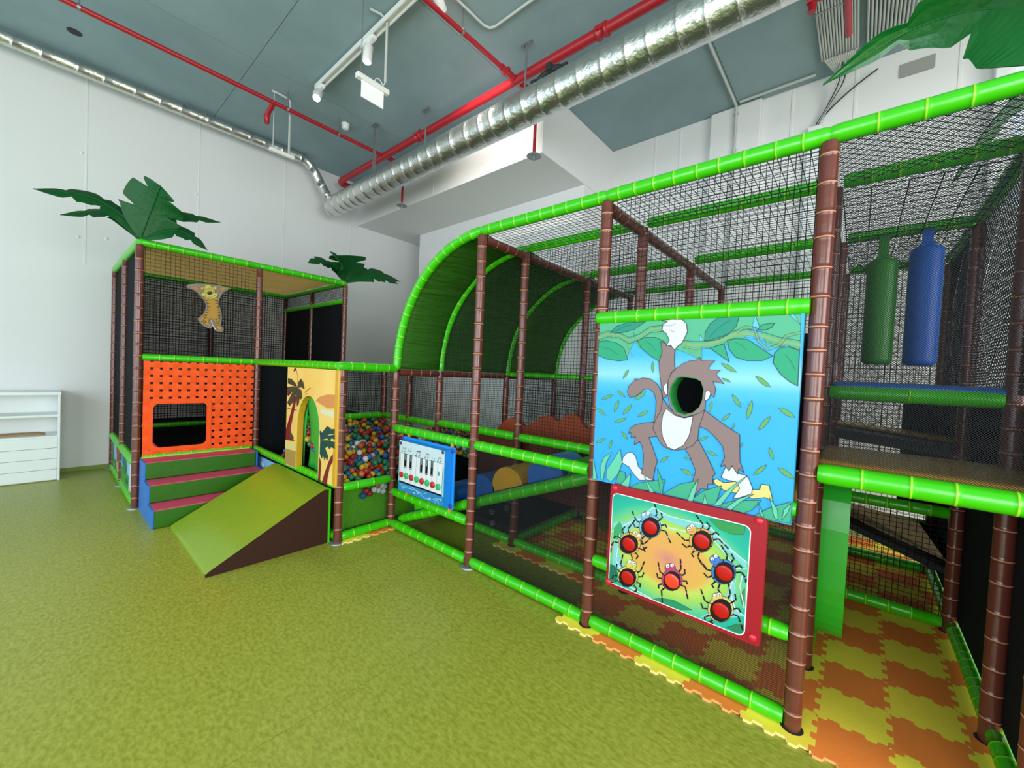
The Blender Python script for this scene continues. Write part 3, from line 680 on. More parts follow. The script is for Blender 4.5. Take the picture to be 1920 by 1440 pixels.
2 21 19 26 4 7 -322,544 -319,540
2 74 134 216 3 6 -287,589 -301,541 -267,499
2 21 19 26 4 7 -294,567 -299,548
2 21 19 26 4 7 -299,539 -288,524
2 21 19 26 4 7 -279,514 -267,499
2 74 134 216 3 6 -275,667 -270,709 -297,746
2 21 19 26 4 7 -273,686 -271,703
2 21 19 26 4 7 -272,711 -281,724
2 21 19 26 4 7 -288,733 -297,746
2 74 134 216 3 6 -267,658 -242,703 -254,721
2 21 19 26 4 7 -256,678 -246,697
2 21 19 26 4 7 -243,704 -247,710
2 21 19 26 4 7 -250,715 -254,721
2 74 134 216 3 6 -256,646 -220,681 -209,673
2 21 19 26 4 7 -240,662 -225,676
2 21 19 26 4 7 -219,681 -216,678
2 21 19 26 4 7 -213,676 -209,673
2 74 134 216 3 6 -248,636 -210,653 -191,616
2 21 19 26 4 7 -231,644 -215,651
2 21 19 26 4 7 -208,651 -195,638
2 21 19 26 4 7 -191,629 -191,616
1 74 134 216 5 2 -232,647 -234,626 -241,606 -254,589 -270,576 -288,569 -305,569 -319,577 -329,591 -334,610 -332,631 -323,652 -310,669 -294,682 -276,688 -259,687 -245,679 -236,665
2 21 19 26 6 5 -282,629 -237,618
2 21 19 26 6 5 -282,629 -278,573
2 21 19 26 6 5 -282,629 -324,583
2 21 19 26 6 5 -282,629 -328,640
2 21 19 26 6 5 -282,629 -286,685
2 21 19 26 6 5 -282,629 -241,673
1 74 134 216 6 1.6 -298,680 -299,672 -303,664 -308,657 -316,652 -323,649 -331,649 -337,652 -341,657 -343,665 -342,673 -339,681 -333,688 -326,693 -318,696 -310,695 -304,692 -300,687
1 21 19 26 7 0 -236,641 -238,623 -244,606 -255,590 -269,579 -284,573 -299,574 -311,581 -319,593 -323,610 -321,628 -314,646 -303,662 -289,673 -274,678 -260,677 -248,670 -240,657
1 255 255 255 8 1 -309,694 -310,689 -313,685 -317,682 -321,682 -325,684 -326,688 -325,693 -322,697 -318,699 -314,700 -311,698
1 16 16 16 9 0 -314,690 -314,688 -316,687 -318,687 -319,688 -318,691 -317,692 -315,692
1 255 255 255 8 1 -324,676 -325,672 -328,667 -332,665 -336,664 -340,666 -341,670 -340,675 -337,679 -333,682 -329,682 -326,680
1 16 16 16 9 0 -329,673 -329,671 -331,669 -333,669 -334,671 -333,673 -332,675 -330,674
2 122 48 48 8 1.4 -327,663 -320,661 -312,669
2 184 134 90 3 6 -317,457 -353,464 -373,510
2 21 19 26 4 7 -333,460 -347,463
2 21 19 26 4 7 -354,466 -361,482
2 21 19 26 4 7 -366,494 -373,510
2 184 134 90 3 6 -313,443 -359,424 -369,445
2 21 19 26 4 7 -333,435 -352,427
2 21 19 26 4 7 -360,425 -363,433
2 21 19 26 4 7 -366,438 -369,445
2 184 134 90 3 6 -307,425 -350,387 -347,374
2 21 19 26 4 7 -326,408 -343,393
2 21 19 26 4 7 -350,386 -349,380
2 21 19 26 4 7 -348,375 -347,374
2 184 134 90 3 6 -302,411 -330,374 -314,374
2 21 19 26 4 7 -315,390 -326,374
2 21 19 26 4 7 -330,374 -324,374
2 21 19 26 4 7 -320,374 -314,374
2 184 134 90 3 6 -266,494 -249,537 -260,588
2 21 19 26 4 7 -258,513 -251,531
2 21 19 26 4 7 -249,540 -253,557
2 21 19 26 4 7 -256,570 -260,588
2 184 134 90 3 6 -261,480 -225,520 -230,544
2 21 19 26 4 7 -245,498 -231,514
2 21 19 26 4 7 -226,522 -227,530
2 21 19 26 4 7 -228,536 -230,544
2 184 134 90 3 6 -256,463 -212,488 -205,474
2 21 19 26 4 7 -236,474 -219,484
2 21 19 26 4 7 -212,487 -210,482
2 21 19 26 4 7 -208,479 -205,474
2 184 134 90 3 6 -252,449 -212,453 -191,398
2 21 19 26 4 7 -234,451 -218,452
2 21 19 26 4 7 -211,450 -204,431
2 21 19 26 4 7 -198,417 -191,398
1 236 208 112 5 2 -232,476 -234,454 -242,432 -255,413 -272,398 -290,390 -308,389 -324,396 -334,411 -339,431 -337,453 -328,476 -314,495 -297,510 -278,517 -261,517 -246,509 -236,495
2 21 19 26 6 5 -284,454 -237,445
2 21 19 26 6 5 -284,454 -280,394
2 21 19 26 6 5 -284,454 -328,403
2 21 19 26 6 5 -284,454 -333,463
2 21 19 26 6 5 -284,454 -289,513
2 21 19 26 6 5 -284,454 -241,503
1 236 208 112 6 1.6 -278,511 -279,503 -282,495 -288,487 -295,482 -303,479 -310,478 -316,481 -321,486 -322,493 -321,501 -318,509 -312,517 -305,522 -297,525 -290,526 -284,523 -280,518
1 21 19 26 7 0 -238,469 -240,449 -246,430 -258,413 -272,400 -288,393 -303,393 -316,399 -326,412 -329,430 -328,449 -320,469 -308,486 -294,499 -278,505 -263,505 -250,498 -242,485
1 255 255 255 8 1 -285,523 -286,518 -289,514 -293,511 -297,511 -300,512 -302,516 -301,521 -298,525 -294,528 -290,529 -286,527
1 16 16 16 9 0 -290,519 -290,517 -292,515 -294,516 -295,517 -294,520 -292,521 -290,521
1 255 255 255 8 1 -303,510 -304,506 -307,501 -311,498 -315,498 -318,500 -320,504 -319,508 -316,513 -312,516 -307,516 -304,514
1 16 16 16 9 0 -308,507 -308,504 -310,503 -312,503 -313,505 -312,507 -310,508 -308,508
2 122 48 48 8 1.4 -306,492 -299,491 -292,499
'''
PTS_BUG_BUTTONS = [(-630, 736), (-741, 614), (-382, 741), (-738, 434), (-508, 502), (-279, 626), (-283, 449)]
ART_PIANO = '''
1 216 236 242 1 0 -2844,874 -2241,872 -2239,744 -2843,744
1 168 219 230 1 0 -2843,744 -2239,744 -2235,517 -2841,515
1 47 143 203 1 0 -2841,515 -2235,517 -2234,445 -2841,441
1 244 246 246 2 3 -2823,768 -2255,771 -2260,528 -2824,524
2 64 88 92 3 1.6 -2744,768 -2746,525
2 64 88 92 3 1.6 -2669,769 -2671,525
2 64 88 92 3 1.6 -2595,769 -2597,526
2 64 88 92 3 1.6 -2523,769 -2526,526
2 64 88 92 3 1.6 -2453,770 -2457,527
2 64 88 92 3 1.6 -2386,770 -2389,527
2 64 88 92 3 1.6 -2320,770 -2324,528
1 16 20 26 4 0 -2764,768 -2729,768 -2730,647 -2764,646
1 111 154 160 5 0 -2754,768 -2735,768 -2736,715 -2754,715
1 208 216 216 5 0 -2756,659 -2737,659 -2738,652 -2756,651
1 16 20 26 4 0 -2687,768 -2654,769 -2655,647 -2688,647
1 111 154 160 5 0 -2678,768 -2660,769 -2660,715 -2678,715
1 208 216 216 5 0 -2680,659 -2662,659 -2662,652 -2680,652
1 16 20 26 4 0 -2541,769 -2509,769 -2511,648 -2542,648
1 111 154 160 5 0 -2532,769 -2515,769 -2515,716 -2532,716
1 208 216 216 5 0 -2534,660 -2517,660 -2517,653 -2534,653
1 16 20 26 4 0 -2471,769 -2440,770 -2441,648 -2472,648
1 111 154 160 5 0 -2462,770 -2445,770 -2446,716 -2462,716
1 208 216 216 5 0 -2465,660 -2448,660 -2448,653 -2465,653
1 16 20 26 4 0 -2402,770 -2372,770 -2374,649 -2404,649
1 111 154 160 5 0 -2394,770 -2378,770 -2378,717 -2394,717
1 208 216 216 5 0 -2397,661 -2381,661 -2381,654 -2397,654
2 12 16 20 5 14 -2824,519 -2260,523
1 169 168 128 3 0 -2793,782 -2795,778 -2802,775 -2809,776 -2812,778 -2809,782 -2803,785 -2796,784
2 169 168 128 3 4 -2794,781 -2787,813
1 169 168 128 3 0 -2754,785 -2756,782 -2763,779 -2770,780 -2773,782 -2770,786 -2764,788 -2757,788
2 169 168 128 3 4 -2755,785 -2748,816
2 169 168 128 3 7 -2787,813 -2748,816
1 44 58 74 3 0 -2705,799 -2707,796 -2712,795 -2717,795 -2719,797 -2717,800 -2712,801 -2707,801
2 44 58 74 3 4 -2706,799 -2701,822
1 44 58 74 3 0 -2677,801 -2679,799 -2683,797 -2688,797 -2691,799 -2689,802 -2684,803 -2679,803
2 44 58 74 3 4 -2678,801 -2672,824
1 122 42 64 3 0 -2596,777 -2599,772 -2607,769 -2615,769 -2618,773 -2615,777 -2607,780 -2599,780
2 122 42 64 3 4 -2598,776 -2589,814
1 122 42 64 3 0 -2551,782 -2554,777 -2561,774 -2569,775 -2573,778 -2570,782 -2562,785 -2554,785
2 122 42 64 3 4 -2553,781 -2544,819
2 122 42 64 3 7 -2589,814 -2544,819
1 176 136 120 3 0 -2473,785 -2475,782 -2481,780 -2487,780 -2490,783 -2488,786 -2482,788 -2476,788
2 176 136 120 3 4 -2475,785 -2468,814
1 176 136 120 3 0 -2438,789 -2441,786 -2447,783 -2453,783 -2455,786 -2453,790 -2447,792 -2441,792
2 176 136 120 3 4 -2440,789 -2433,818
2 176 136 120 3 7 -2468,814 -2433,818
1 88 176 168 3 0 -2391,773 -2393,769 -2398,767 -2404,768 -2406,770 -2404,773 -2399,775 -2393,775
2 88 176 168 3 4 -2392,772 -2386,799
1 88 176 168 3 0 -2360,776 -2362,773 -2368,770 -2373,771 -2375,773 -2373,776 -2368,778 -2363,778
2 88 176 168 3 4 -2362,775 -2356,802
1 61 106 74 3 0 -2313,781 -2315,778 -2321,775 -2327,776 -2329,778 -2327,781 -2321,784 -2316,783
2 61 106 74 3 4 -2315,781 -2308,809
1 61 106 74 3 0 -2281,784 -2283,781 -2289,779 -2294,779 -2297,782 -2295,785 -2289,787 -2283,787
2 61 106 74 3 4 -2282,784 -2276,812
2 61 106 74 3 7 -2308,809 -2276,812
2 191 238 246 3 3 -2816,498 -2723,493 -2639,505 -2556,480 -2455,455 -2379,461 -2325,483 -2271,494
2 191 238 246 3 3 -2799,482 -2690,484 -2587,492 -2496,479 -2439,504
2 191 238 246 3 3 -2331,438 -2337,457 -2320,473 -2297,473 -2285,449
1 232 248 248 3 0 -2755,476 -2759,469 -2770,464 -2781,464 -2786,469 -2782,477 -2771,481 -2760,481
1 58 138 112 4 0 -2762,475 -2764,470 -2770,468 -2776,468 -2779,471 -2777,475 -2771,478 -2765,478
1 232 248 248 3 0 -2596,465 -2600,458 -2610,453 -2620,453 -2625,458 -2621,465 -2611,470 -2601,470
1 58 138 112 4 0 -2602,463 -2605,459 -2610,457 -2616,457 -2619,460 -2616,464 -2611,466 -2605,466
1 232 248 248 3 0 -2546,476 -2550,469 -2560,465 -2570,465 -2574,470 -2571,477 -2561,482 -2551,481
1 58 138 112 4 0 -2552,475 -2554,471 -2560,468 -2566,468 -2568,471 -2566,475 -2561,478 -2555,478
1 232 248 248 3 0 -2387,471 -2391,465 -2400,460 -2409,460 -2414,465 -2410,472 -2401,477 -2392,476
1 58 138 112 4 0 -2393,470 -2395,466 -2400,464 -2406,464 -2408,467 -2406,470 -2401,473 -2395,473
1 232 248 248 3 0 -2254,493 -2257,486 -2266,482 -2275,482 -2279,487 -2275,494 -2267,498 -2258,498
1 58 138 112 4 0 -2259,492 -2261,488 -2266,485 -2271,486 -2273,488 -2272,492 -2267,495 -2262,494
1 63 168 208 4 0 -2302,708 -2288,693 -2291,672 -2304,667 -2314,679
'''
PTS_PIANO_BUTTONS = [(-2794, 583), (-2722, 583), (-2651, 584), (-2579, 584), (-2508, 584), (-2438, 584), (-2368, 584), (-2298, 583)]
ART_ARCH = '''
1 236 156 88 1 0 -3520,1171 -3445,1211 -3300,1242 -3160,1248 -3135,1185 -3152,1136 -3291,1123 -3441,1152
1 243 236 200 1 0 -3429,1110 -3290,1106 -3142,1113 -3146,1048 -3287,1065 -3416,1069
1 244 224 138 1 0 -4180,726 -3919,717 -3925,651 -4179,639
1 192 154 80 1 0 -4179,639 -3925,651 -3918,489 -4180,488
1 142 28 44 2 1.2 -3976,1181 -3930,1173 -4008,991 -4061,852 -4027,772 -3955,744 -4168,728 -4171,834 -4068,1004
1 142 28 44 3 1.2 -3132,771 -3192,725 -3241,659 -3297,565 -3346,467 -3260,468 -3246,529 -3212,631 -3129,727
1 142 28 44 3 1.2 -3408,683 -3374,634 -3384,471 -3423,469
1 70 72 46 3 1 -3914,1259 -3973,1302 -4069,1340 -4153,1346 -4156,1293 -4041,1280
1 70 72 46 3 1 -3914,1259 -4040,1271 -4153,1255 -4165,1177 -4059,1213
1 70 72 46 3 1 -3914,1259 -4014,1235 -4102,1153 -4159,1101 -4097,1072 -4006,1123
1 70 72 46 3 1 -3914,1259 -3917,1305 -3854,1354 -3793,1321 -3765,1259 -3837,1273
1 70 72 46 3 1 -3914,1259 -3835,1246 -3804,1175 -3850,1154 -3887,1197
1 70 72 46 3 1 -3914,1259 -3943,1202 -3923,1083 -3881,1114 -3864,1189
1 107 24 34 2 0 -4170,1254 -4064,1269 -4003,1240 -4128,1170 -4164,1172
2 107 48 32 3 4 -4016,1413 -4006,1441 -3965,1433 -3929,1383 -3914,1269
1 107 24 34 4 0 -4023,1412 -4011,1443 -3973,1449 -3947,1415 -3971,1428 -3994,1423
2 91 64 32 3 5 -3758,1228 -3707,1249 -3637,1280
2 91 64 32 3 4 -3747,1211 -3716,1222 -3684,1215
2 64 48 28 3 6 -4147,1044 -4119,1048 -4082,1042
2 64 48 28 3 6 -3982,1042 -3955,1048 -3925,1044
1 22 80 72 4 1 -3400,834 -3367,906 -3281,971 -3209,963 -3235,952 -3140,964 -3137,928 -3240,906 -3327,861
1 22 80 72 4 1 -3400,834 -3292,882 -3137,920 -3131,880 -3203,878 -3219,851 -3273,868
1 22 80 72 4 1 -3400,834 -3272,852 -3132,856 -3129,800 -3198,805 -3223,781 -3260,804 -3294,782
1 22 80 72 4 1 -3400,834 -3323,794 -3245,716 -3260,680 -3298,707 -3305,668 -3335,709 -3361,679 -3401,715
1 22 80 72 4 1 -3400,834 -3418,907 -3406,918 -3367,897
1 44 90 48 3 0 -4075,851 -4030,809 -3969,770 -4025,753 -4063,776
'''
ART_TIGER = '''
1 201 138 80 2 1.5 -1174,2230 -1099,2250 -1080,2209 -1110,2211
1 201 138 80 2 1.5 -815,2286 -890,2284 -908,2235 -867,2252
1 201 152 63 1 2.5 -1073,2195 -910,2219 -924,2149 -914,2104 -909,2048 -896,2003 -895,1946 -911,1897 -876,1844 -880,1815 -915,1827 -952,1918 -985,1939 -997,1907 -977,1843 -1005,1852 -1064,1889 -1076,1912 -1040,1942 -1032,1984 -1008,2023 -1007,2064 -1022,2113
1 242 240 234 2 1.5 -977,1915 -966,1916 -959,1871 -926,1818 -941,1819 -967,1872
1 185 162 60 3 2 -1039,2244 -1041,2234 -1044,2226 -1050,2220 -1057,2216 -1064,2217 -1070,2221 -1075,2228 -1076,2237 -1075,2247 -1071,2255 -1065,2261 -1058,2265 -1051,2264 -1045,2260 -1041,2253
1 185 162 60 3 2 -924,2266 -925,2255 -930,2246 -937,2239 -945,2236 -953,2236 -960,2241 -965,2248 -966,2258 -965,2268 -961,2277 -954,2284 -946,2287 -938,2287 -930,2283 -926,2275
1 224 207 134 4 1 -1049,2241 -1049,2236 -1051,2231 -1054,2228 -1058,2226 -1061,2227 -1064,2229 -1066,2233 -1067,2237 -1066,2242 -1064,2247 -1061,2250 -1058,2252 -1055,2251 -1052,2249 -1050,2245
1 224 207 134 4 1 -935,2262 -936,2257 -938,2252 -942,2248 -946,2247 -950,2247 -954,2249 -956,2253 -957,2258 -956,2263 -954,2268 -950,2271 -946,2273 -942,2273 -938,2271 -936,2267
1 199 181 69 4 2 -945,2228 -947,2210 -954,2192 -965,2177 -980,2166 -996,2160 -1012,2160 -1027,2166 -1039,2177 -1046,2192 -1049,2209 -1047,2228 -1040,2245 -1029,2260 -1014,2271 -998,2277 -982,2277 -967,2272 -955,2261 -947,2246
1 221 209 96 5 1.2 -1042,2246 -1030,2274 -1009,2285 -988,2282 -978,2258 -992,2248 -1004,2258 -1012,2241 -1025,2242
1 221 209 96 6 2 -1069,2173 -1053,2199 -1024,2191 -994,2178 -965,2201 -936,2214 -916,2192 -943,2159 -985,2134 -1023,2151 -1052,2158
2 74 58 20 7 3 -1048,2174 -1019,2164 -988,2152 -956,2175 -931,2195
1 244 236 200 6 1.5 -1005,2217 -1007,2210 -1012,2204 -1019,2203 -1025,2207 -1027,2213 -1025,2221 -1020,2226 -1013,2227 -1007,2224
1 244 236 200 6 1.5 -965,2225 -967,2217 -973,2211 -979,2210 -985,2214 -987,2221 -985,2228 -980,2234 -973,2235 -968,2231
1 44 36 16 7 0 -1008,2213 -1009,2209 -1012,2206 -1015,2208 -1016,2211 -1015,2215 -1012,2218 -1009,2216
1 44 36 16 7 0 -976,2218 -977,2214 -980,2212 -983,2213 -985,2217 -983,2221 -981,2223 -978,2222
1 58 44 24 8 0 -972,2203 -974,2194 -982,2187 -992,2183 -1003,2183 -1011,2188 -1014,2195 -1011,2204 -1003,2211 -993,2215 -982,2215 -975,2211
1 58 42 20 3 0 -1027,2121 -997,2121 -1026,2111
1 58 42 20 3 0 -925,2135 -956,2128 -925,2124
1 58 42 20 3 0 -1016,2095 -986,2094 -1016,2085
1 58 42 20 3 0 -918,2107 -949,2100 -918,2097
1 58 42 20 3 0 -1007,2058 -977,2057 -1006,2048
1 58 42 20 3 0 -909,2070 -940,2063 -909,2060
1 58 42 20 3 0 -1008,2025 -979,2024 -1008,2014
1 58 42 20 3 0 -902,2037 -933,2031 -902,2027
1 58 42 20 3 0 -1020,1997 -991,1997 -1020,1987
1 58 42 20 3 0 -897,2012 -928,2005 -897,2002
1 58 42 20 3 0 -1028,1971 -999,1970 -1028,1961
1 58 42 20 3 0 -896,1986 -927,1980 -895,1976
1 58 42 20 3 0 -1030,1960 -1001,1959 -1030,1950
1 58 42 20 3 0 -895,1976 -926,1969 -895,1965
1 58 42 20 3 0 -1033,1937 -1004,1936 -1033,1927
1 58 42 20 3 0 -896,1952 -927,1946 -896,1942
1 58 42 20 3 0 -939,1931 -908,1924 -938,1921
1 58 42 20 3 0 -936,1913 -906,1906 -936,1903
1 58 42 20 3 0 -931,1893 -901,1886 -931,1883
1 58 42 20 3 0 -924,1873 -894,1866 -924,1863
1 58 42 20 3 0 -1045,1893 -1047,1887 -1051,1885 -1055,1886 -1057,1892 -1055,1898 -1051,1901 -1047,1899
1 58 42 20 3 0 -1031,1908 -1033,1902 -1037,1899 -1041,1901 -1043,1906 -1041,1912 -1037,1915 -1033,1913
1 58 42 20 3 0 -1029,1883 -1030,1877 -1034,1874 -1039,1876 -1040,1881 -1039,1887 -1035,1890 -1031,1888
1 58 42 20 3 0 -1016,1892 -1018,1886 -1022,1883 -1026,1885 -1028,1890 -1026,1896 -1022,1899 -1018,1897
'''
PTS_TIGER_BACK = [(-1190, 2233), (-1171, 2259), (-1107, 2279), (-1005, 2294), (-912, 2301), (-885, 2296), (-801, 2289), (-845, 2249), (-875, 2225), (-900, 2164), (-912, 2120), (-903, 2080), (-884, 2015), (-876, 1954), (-886, 1874), (-858, 1835), (-871, 1800), (-927, 1804), (-954, 1853), (-979, 1822), (-1030, 1842), (-1071, 1877), (-1089, 1916), (-1044, 1967), (-1025, 2016), (-1017, 2063), (-1031, 2106), (-1060, 2147), (-1094, 2186), (-1130, 2210), (-1170, 2217)]
# ================================================================== THE ROOM
XW, XR, YF, YB, ZC = -7.35, 5.0, -6.5, 3.58, 4.98
fl = obj('floor', MB().box(XW-.1, XR+.1, YF-.1, YB+.4, -.08, -.004), GAP, kind='structure')
# linoleum sheets with welded seams
for x0, x1 in ((XW, -3.53), (-3.53, -1.553), (-1.553, .45), (.45, 2.45), (2.45, XR)):
    obj('linoleum_sheet', MB().box(x0+.0012, x1-.0012, YF, YB, -.004, 0), LINO, fl)
ce = obj('ceiling', MB().box(XW-.1, XR+.1, YF-.1, YB+.4, ZC+.012, ZC+.15), mat('ceiling_joint', '5a686a', .9), kind='structure')
bx = [XW, -5.35, -3.2, -1.18, 1.2, XR]; by = [YF, -2.6, -.57, 1.52, YB]
for i in range(5):
    for j in range(4):
        obj('ceiling_panel', MB().box(bx[i]+.003, bx[i+1]-.003, by[j]+.003, by[j+1]-.003, ZC, ZC+.012), CEIL, ce)
wl = obj('wall_left', MB().box(XW-.12, XW, YF-.1, YB+.12, 0, ZC), WALL, kind='structure')
for y, z0 in ((-3.0, 1.0), (-1.81, 2.62), (-.673, 1.0), (.486, 1.0), (1.65, 1.0)):
    obj('seam_ridge', MB().box(XW-.01, XW+.0035, y-.010, y+.010, z0, ZC-.02), WALL, wl, bevel=.003)
for y, z in ((-1.85, 4.0), (-1.87, 2.95), (-.70, 3.9), (-.71, 2.75), (.46, 3.8), (-1.62, 3.0)):
    o = obj('plug', MB().lathe((0, 0, 0), [(.02, 0), (.016, .006), (.004, .009)], n=10), WALL, wl)
    o.rotation_euler = (0, PI/2, 0); o.location = Vector((XW, y, z))-WO[wl]
# back wall with the clerestory window on the right
wb = obj('wall_back', MB().box(XW-.12, 1.02, YB, YB+.15, 0, ZC).box(1.02, XR+.1, YB, YB+.15, 0, 3.2).box(1.02, XR+.1, YB, YB+.15, 4.9, ZC).box(3.2, XR+.1, YB, YB+.15, 3.2, 4.9), WALL, kind='structure')
obj('pilaster', MB().box(-1.5, -.93, YB-.07, YB, 0, ZC-.012), WALL, wb, bevel=.01)
obj('pilaster', MB().box(.93, 1.02, YB-.12, YB, 0, ZC-.012), WALL, wb, bevel=.01)
for x in (-2.25, -1.9, -.62, -.05, .72):
    obj('seam_ridge', MB().box(x-.014, x+.014, YB-.006, YB+.01, 2.4, ZC-.02), WALL, wb, bevel=.004)
obj('cable_recess', MB().box(.29, .545, YB-.012, YB+.002, 4.7, 4.83).box(.30, .535, YB-.016, YB, 4.695, 4.705), mat('recess_grey', '9a9a96', .9), wb)
wn = obj('window_1', MB().box(1.02, 1.07, YB+.02, YB+.1, 3.2, 4.9).box(3.15, 3.2, YB+.02, YB+.1, 3.2, 4.9).box(1.07, 3.15, YB+.02, YB+.1, 3.2, 3.25).box(1.07, 3.15, YB+.02, YB+.1, 4.85, 4.9), WHITE, kind='structure')
GL = mat('window_glass', 'f4f8f8', .02, .5); GL.node_tree.nodes['Principled BSDF'].inputs['Transmission Weight'].default_value = 1
GL.node_tree.nodes['Principled BSDF'].inputs['IOR'].default_value = 1.1
obj('pane', MB().box(1.07, 3.15, YB+.05, YB+.056, 3.25, 4.85), GL, wn)
# bulkhead and the chimney-like block under it
obj('wall_block', MB().box(-6.73, -2.93, 2.8, YB, 0, 4.19), WALL, kind='structure', bevel=.006)
sf = obj('ceiling_bulkhead', MB().box(XW, -2.92, 1.79, YB, 4.19, ZC), WALL, kind='structure', bevel=.006)
obj('seam_ridge', MB().box(-5.04, -5.02, 1.784, 1.8, 4.2, ZC-.02), WALL, sf)
for x in (-3.22, -3.06): obj('seam_ridge', MB().box(x, x+.035, 1.782, 1.8, 4.2, ZC-.02), WALL, sf)
obj('wall_right', MB().box(XR, XR+.12, YF, YB, 0, .5).box(XR, XR+.12, YF, YB, 3.9, ZC).box(XR, XR+.12, 1.2, YB, .5, 3.9).box(XR, XR+.12, YF, -4.2, .5, 3.9), WALL, kind='structure')
wf = MB().box(XW, XR, YF-.12, YF, 0, .3).box(XW, XR, YF-.12, YF, 3.7, ZC)
for a, b in ((XW, -6.8), (-3.6, -3.0), (.2, .8), (4.0, XR)): wf.box(a, b, YF-.12, YF, .3, 3.7)
obj('wall_front', wf, WALL, kind='structure')
for n_, (a, b) in enumerate(((-6.8, -3.6), (-3.0, .2), (.8, 4.0))):
    m_ = MB()
    for x in (a, (a+b)/2-.03, b-.06): m_.box(x, x+.06, YF-.1, YF-.02, .3, 3.7)
    m_.box(a, b, YF-.1, YF-.02, .3, .36).box(a, b, YF-.1, YF-.02, 3.64, 3.7)
    wo = obj('window_%d' % (n_+2), m_, DARK, kind='structure')
    obj('pane', MB().box(a+.06, b-.06, YF-.07, YF-.064, .36, 3.64), GL, wo)
wo = obj('window_5', MB().box(XR+.02, XR+.1, -4.2, 1.2, .5, .56).box(XR+.02, XR+.1, -4.2, 1.2, 3.84, 3.9).box(XR+.02, XR+.1, -4.2, -4.14, .56, 3.84).box(XR+.02, XR+.1, 1.14, 1.2, .56, 3.84).box(XR+.02, XR+.1, -1.53, -1.47, .56, 3.84), DARK, kind='structure')
obj('pane', MB().box(XR+.05, XR+.056, -4.14, 1.14, .56, 3.84), GL, wo)
obj('baseboard_left', MB().box(XW, XW+.006, YF, YB, 0, .05), COVE, kind='structure')

# ================================================================== CEILING SERVICES
def ringed(path, r, step, amp, n=22, jitter=.004):
    """foil-wrapped duct: tape ridges every step"""
    P = [Vector(p) for p in path]; seg = [(P[i+1]-P[i]).length for i in range(len(P)-1)]; L = sum(seg)
    def at(d):
        for i, l in enumerate(seg):
            if d <= l or i == len(seg)-1: return P[i]+(P[i+1]-P[i])*(d/l)
            d -= l
    ts = [(0, r*.05), (.001, r)]; d = step*.5
    while d < L-.03:
        ts += [(d-.035, r*random.uniform(1-amp, 1+amp*.3)), (d-.008, r*1.0), (d-.005, r+jitter), (d+.005, r+jitter), (d+.008, r*.995), (d+step*.4, r*random.uniform(1-amp, 1+amp))]
        d += step*random.uniform(.8, 1.2)
    ts = sorted(ts)+[(L-.001, r), (L, r*.05)]
    return MB().sweep([at(a) for a, b in ts], [b for a, b in ts], 0, n)
def smooth_path(P, n=8):
    P = [Vector(p) for p in P]; out = []
    for i in range(len(P)-1):
        a, b, c, d = P[max(i-1, 0)], P[i], P[i+1], P[min(i+2, len(P)-1)]
        for k in range(n):
            t = k/n
            out.append(.5*((2*b)+(c-a)*t+(2*a-5*b+4*c-d)*t*t+(3*b-a-3*c+d)*t**3))
    return out+[P[-1]]
du = thing('foil_duct', (-3, 1.1, 4.08), 'large silver foil-wrapped air duct running under the ceiling in front of the white bulkhead', 'duct')
obj('duct_body', ringed([(-7.02, 1.13, 4.24), (3.5, 1.06, 4.24)], .165, .21, .008, 22, .002), FOIL, du)
obj('branch_stub', ringed(smooth_path([(-.93, 1.08, 4.33), (-.93, .95, 4.5), (-.93, .78, 4.7), (-.93, .7, 4.95)]), .10, .12, .04), FOIL, du)
tag(obj('narrow_foil_duct', ringed(smooth_path([(-7.05, -5.0, 4.87), (-7.05, -2.4, 4.87), (-7.05, -.8, 4.88), (-7.05, .35, 4.89), (-7.05, .66, 4.89), (-7.05, .82, 4.78), (-7.03, .93, 4.60), (-6.98, .99, 4.46), (-6.94, 1.05, 4.34)]), .074, .25, .01, 18, .0028), FOIL), 'narrow silver foil-wrapped duct running along the top of the left wall', 'duct')
def pipe(path, r, n=12, mi=0): return MB().sweep(path, r, mi, n)
mp = thing('sprinkler_main_pipe', (-3, 1.27, 4.7), 'thick red sprinkler main pipe beside the large foil duct', 'pipe')
obj('pipe_run', pipe([(-6.95, 1.27, 4.75), (4.5, 1.27, 4.75)], .05, 16), RED, mp)
obj('elbow', pipe(smooth_path([(-6.9, 1.27, 4.75), (-7.02, 1.29, 4.75), (-7.06, 1.36, 4.74), (-7.06, 1.6, 4.74), (-7.06, 1.775, 4.74)]), .054, 14), RED, mp)
for x in (-1.86, -4.7):
    obj('grooved_coupling', MB().sweep([(x-.06, 1.27, 4.75), (x-.055, 1.27, 4.75), (x-.03, 1.27, 4.75), (x-.028, 1.27, 4.75), (x+.028, 1.27, 4.75), (x+.03, 1.27, 4.75), (x+.055, 1.27, 4.75), (x+.06, 1.27, 4.75)], [.05, .066, .066, .055, .055, .066, .066, .05], 0, 16).box(x-.05, x+.05, 1.2, 1.21, 4.73, 4.77), RED, mp, label='raised red coupling ring on the pipe')
br = thing('sprinkler_branch_pipe', (-2.92, .4, 4.72), 'thin red sprinkler branch pipe crossing the ceiling beside the track light rail', 'pipe')
obj('pipe_run', pipe([(-2.93, -3.0, 4.75), (-2.92, 1.25, 4.75)], .024), RED, br)
obj('tee_fitting', pipe([(-2.92, 1.02, 4.75), (-2.92, 1.21, 4.75)], [.034, .034]).sweep([(-2.96, 1.1, 4.75), (-2.88, 1.1, 4.75)], .032, 0, 10), RED, br)
obj('drop_fitting', pipe(smooth_path([(-2.92, 1.3, 4.75), (-2.9, 1.42, 4.74), (-2.88, 1.52, 4.7), (-2.87, 1.57, 4.62)]), [.034]*24+[.03]), RED, br)
obj('drop_pipe', pipe([(-2.87, 1.575, 4.66), (-2.87, 1.575, 4.06)], .018), RED, br)
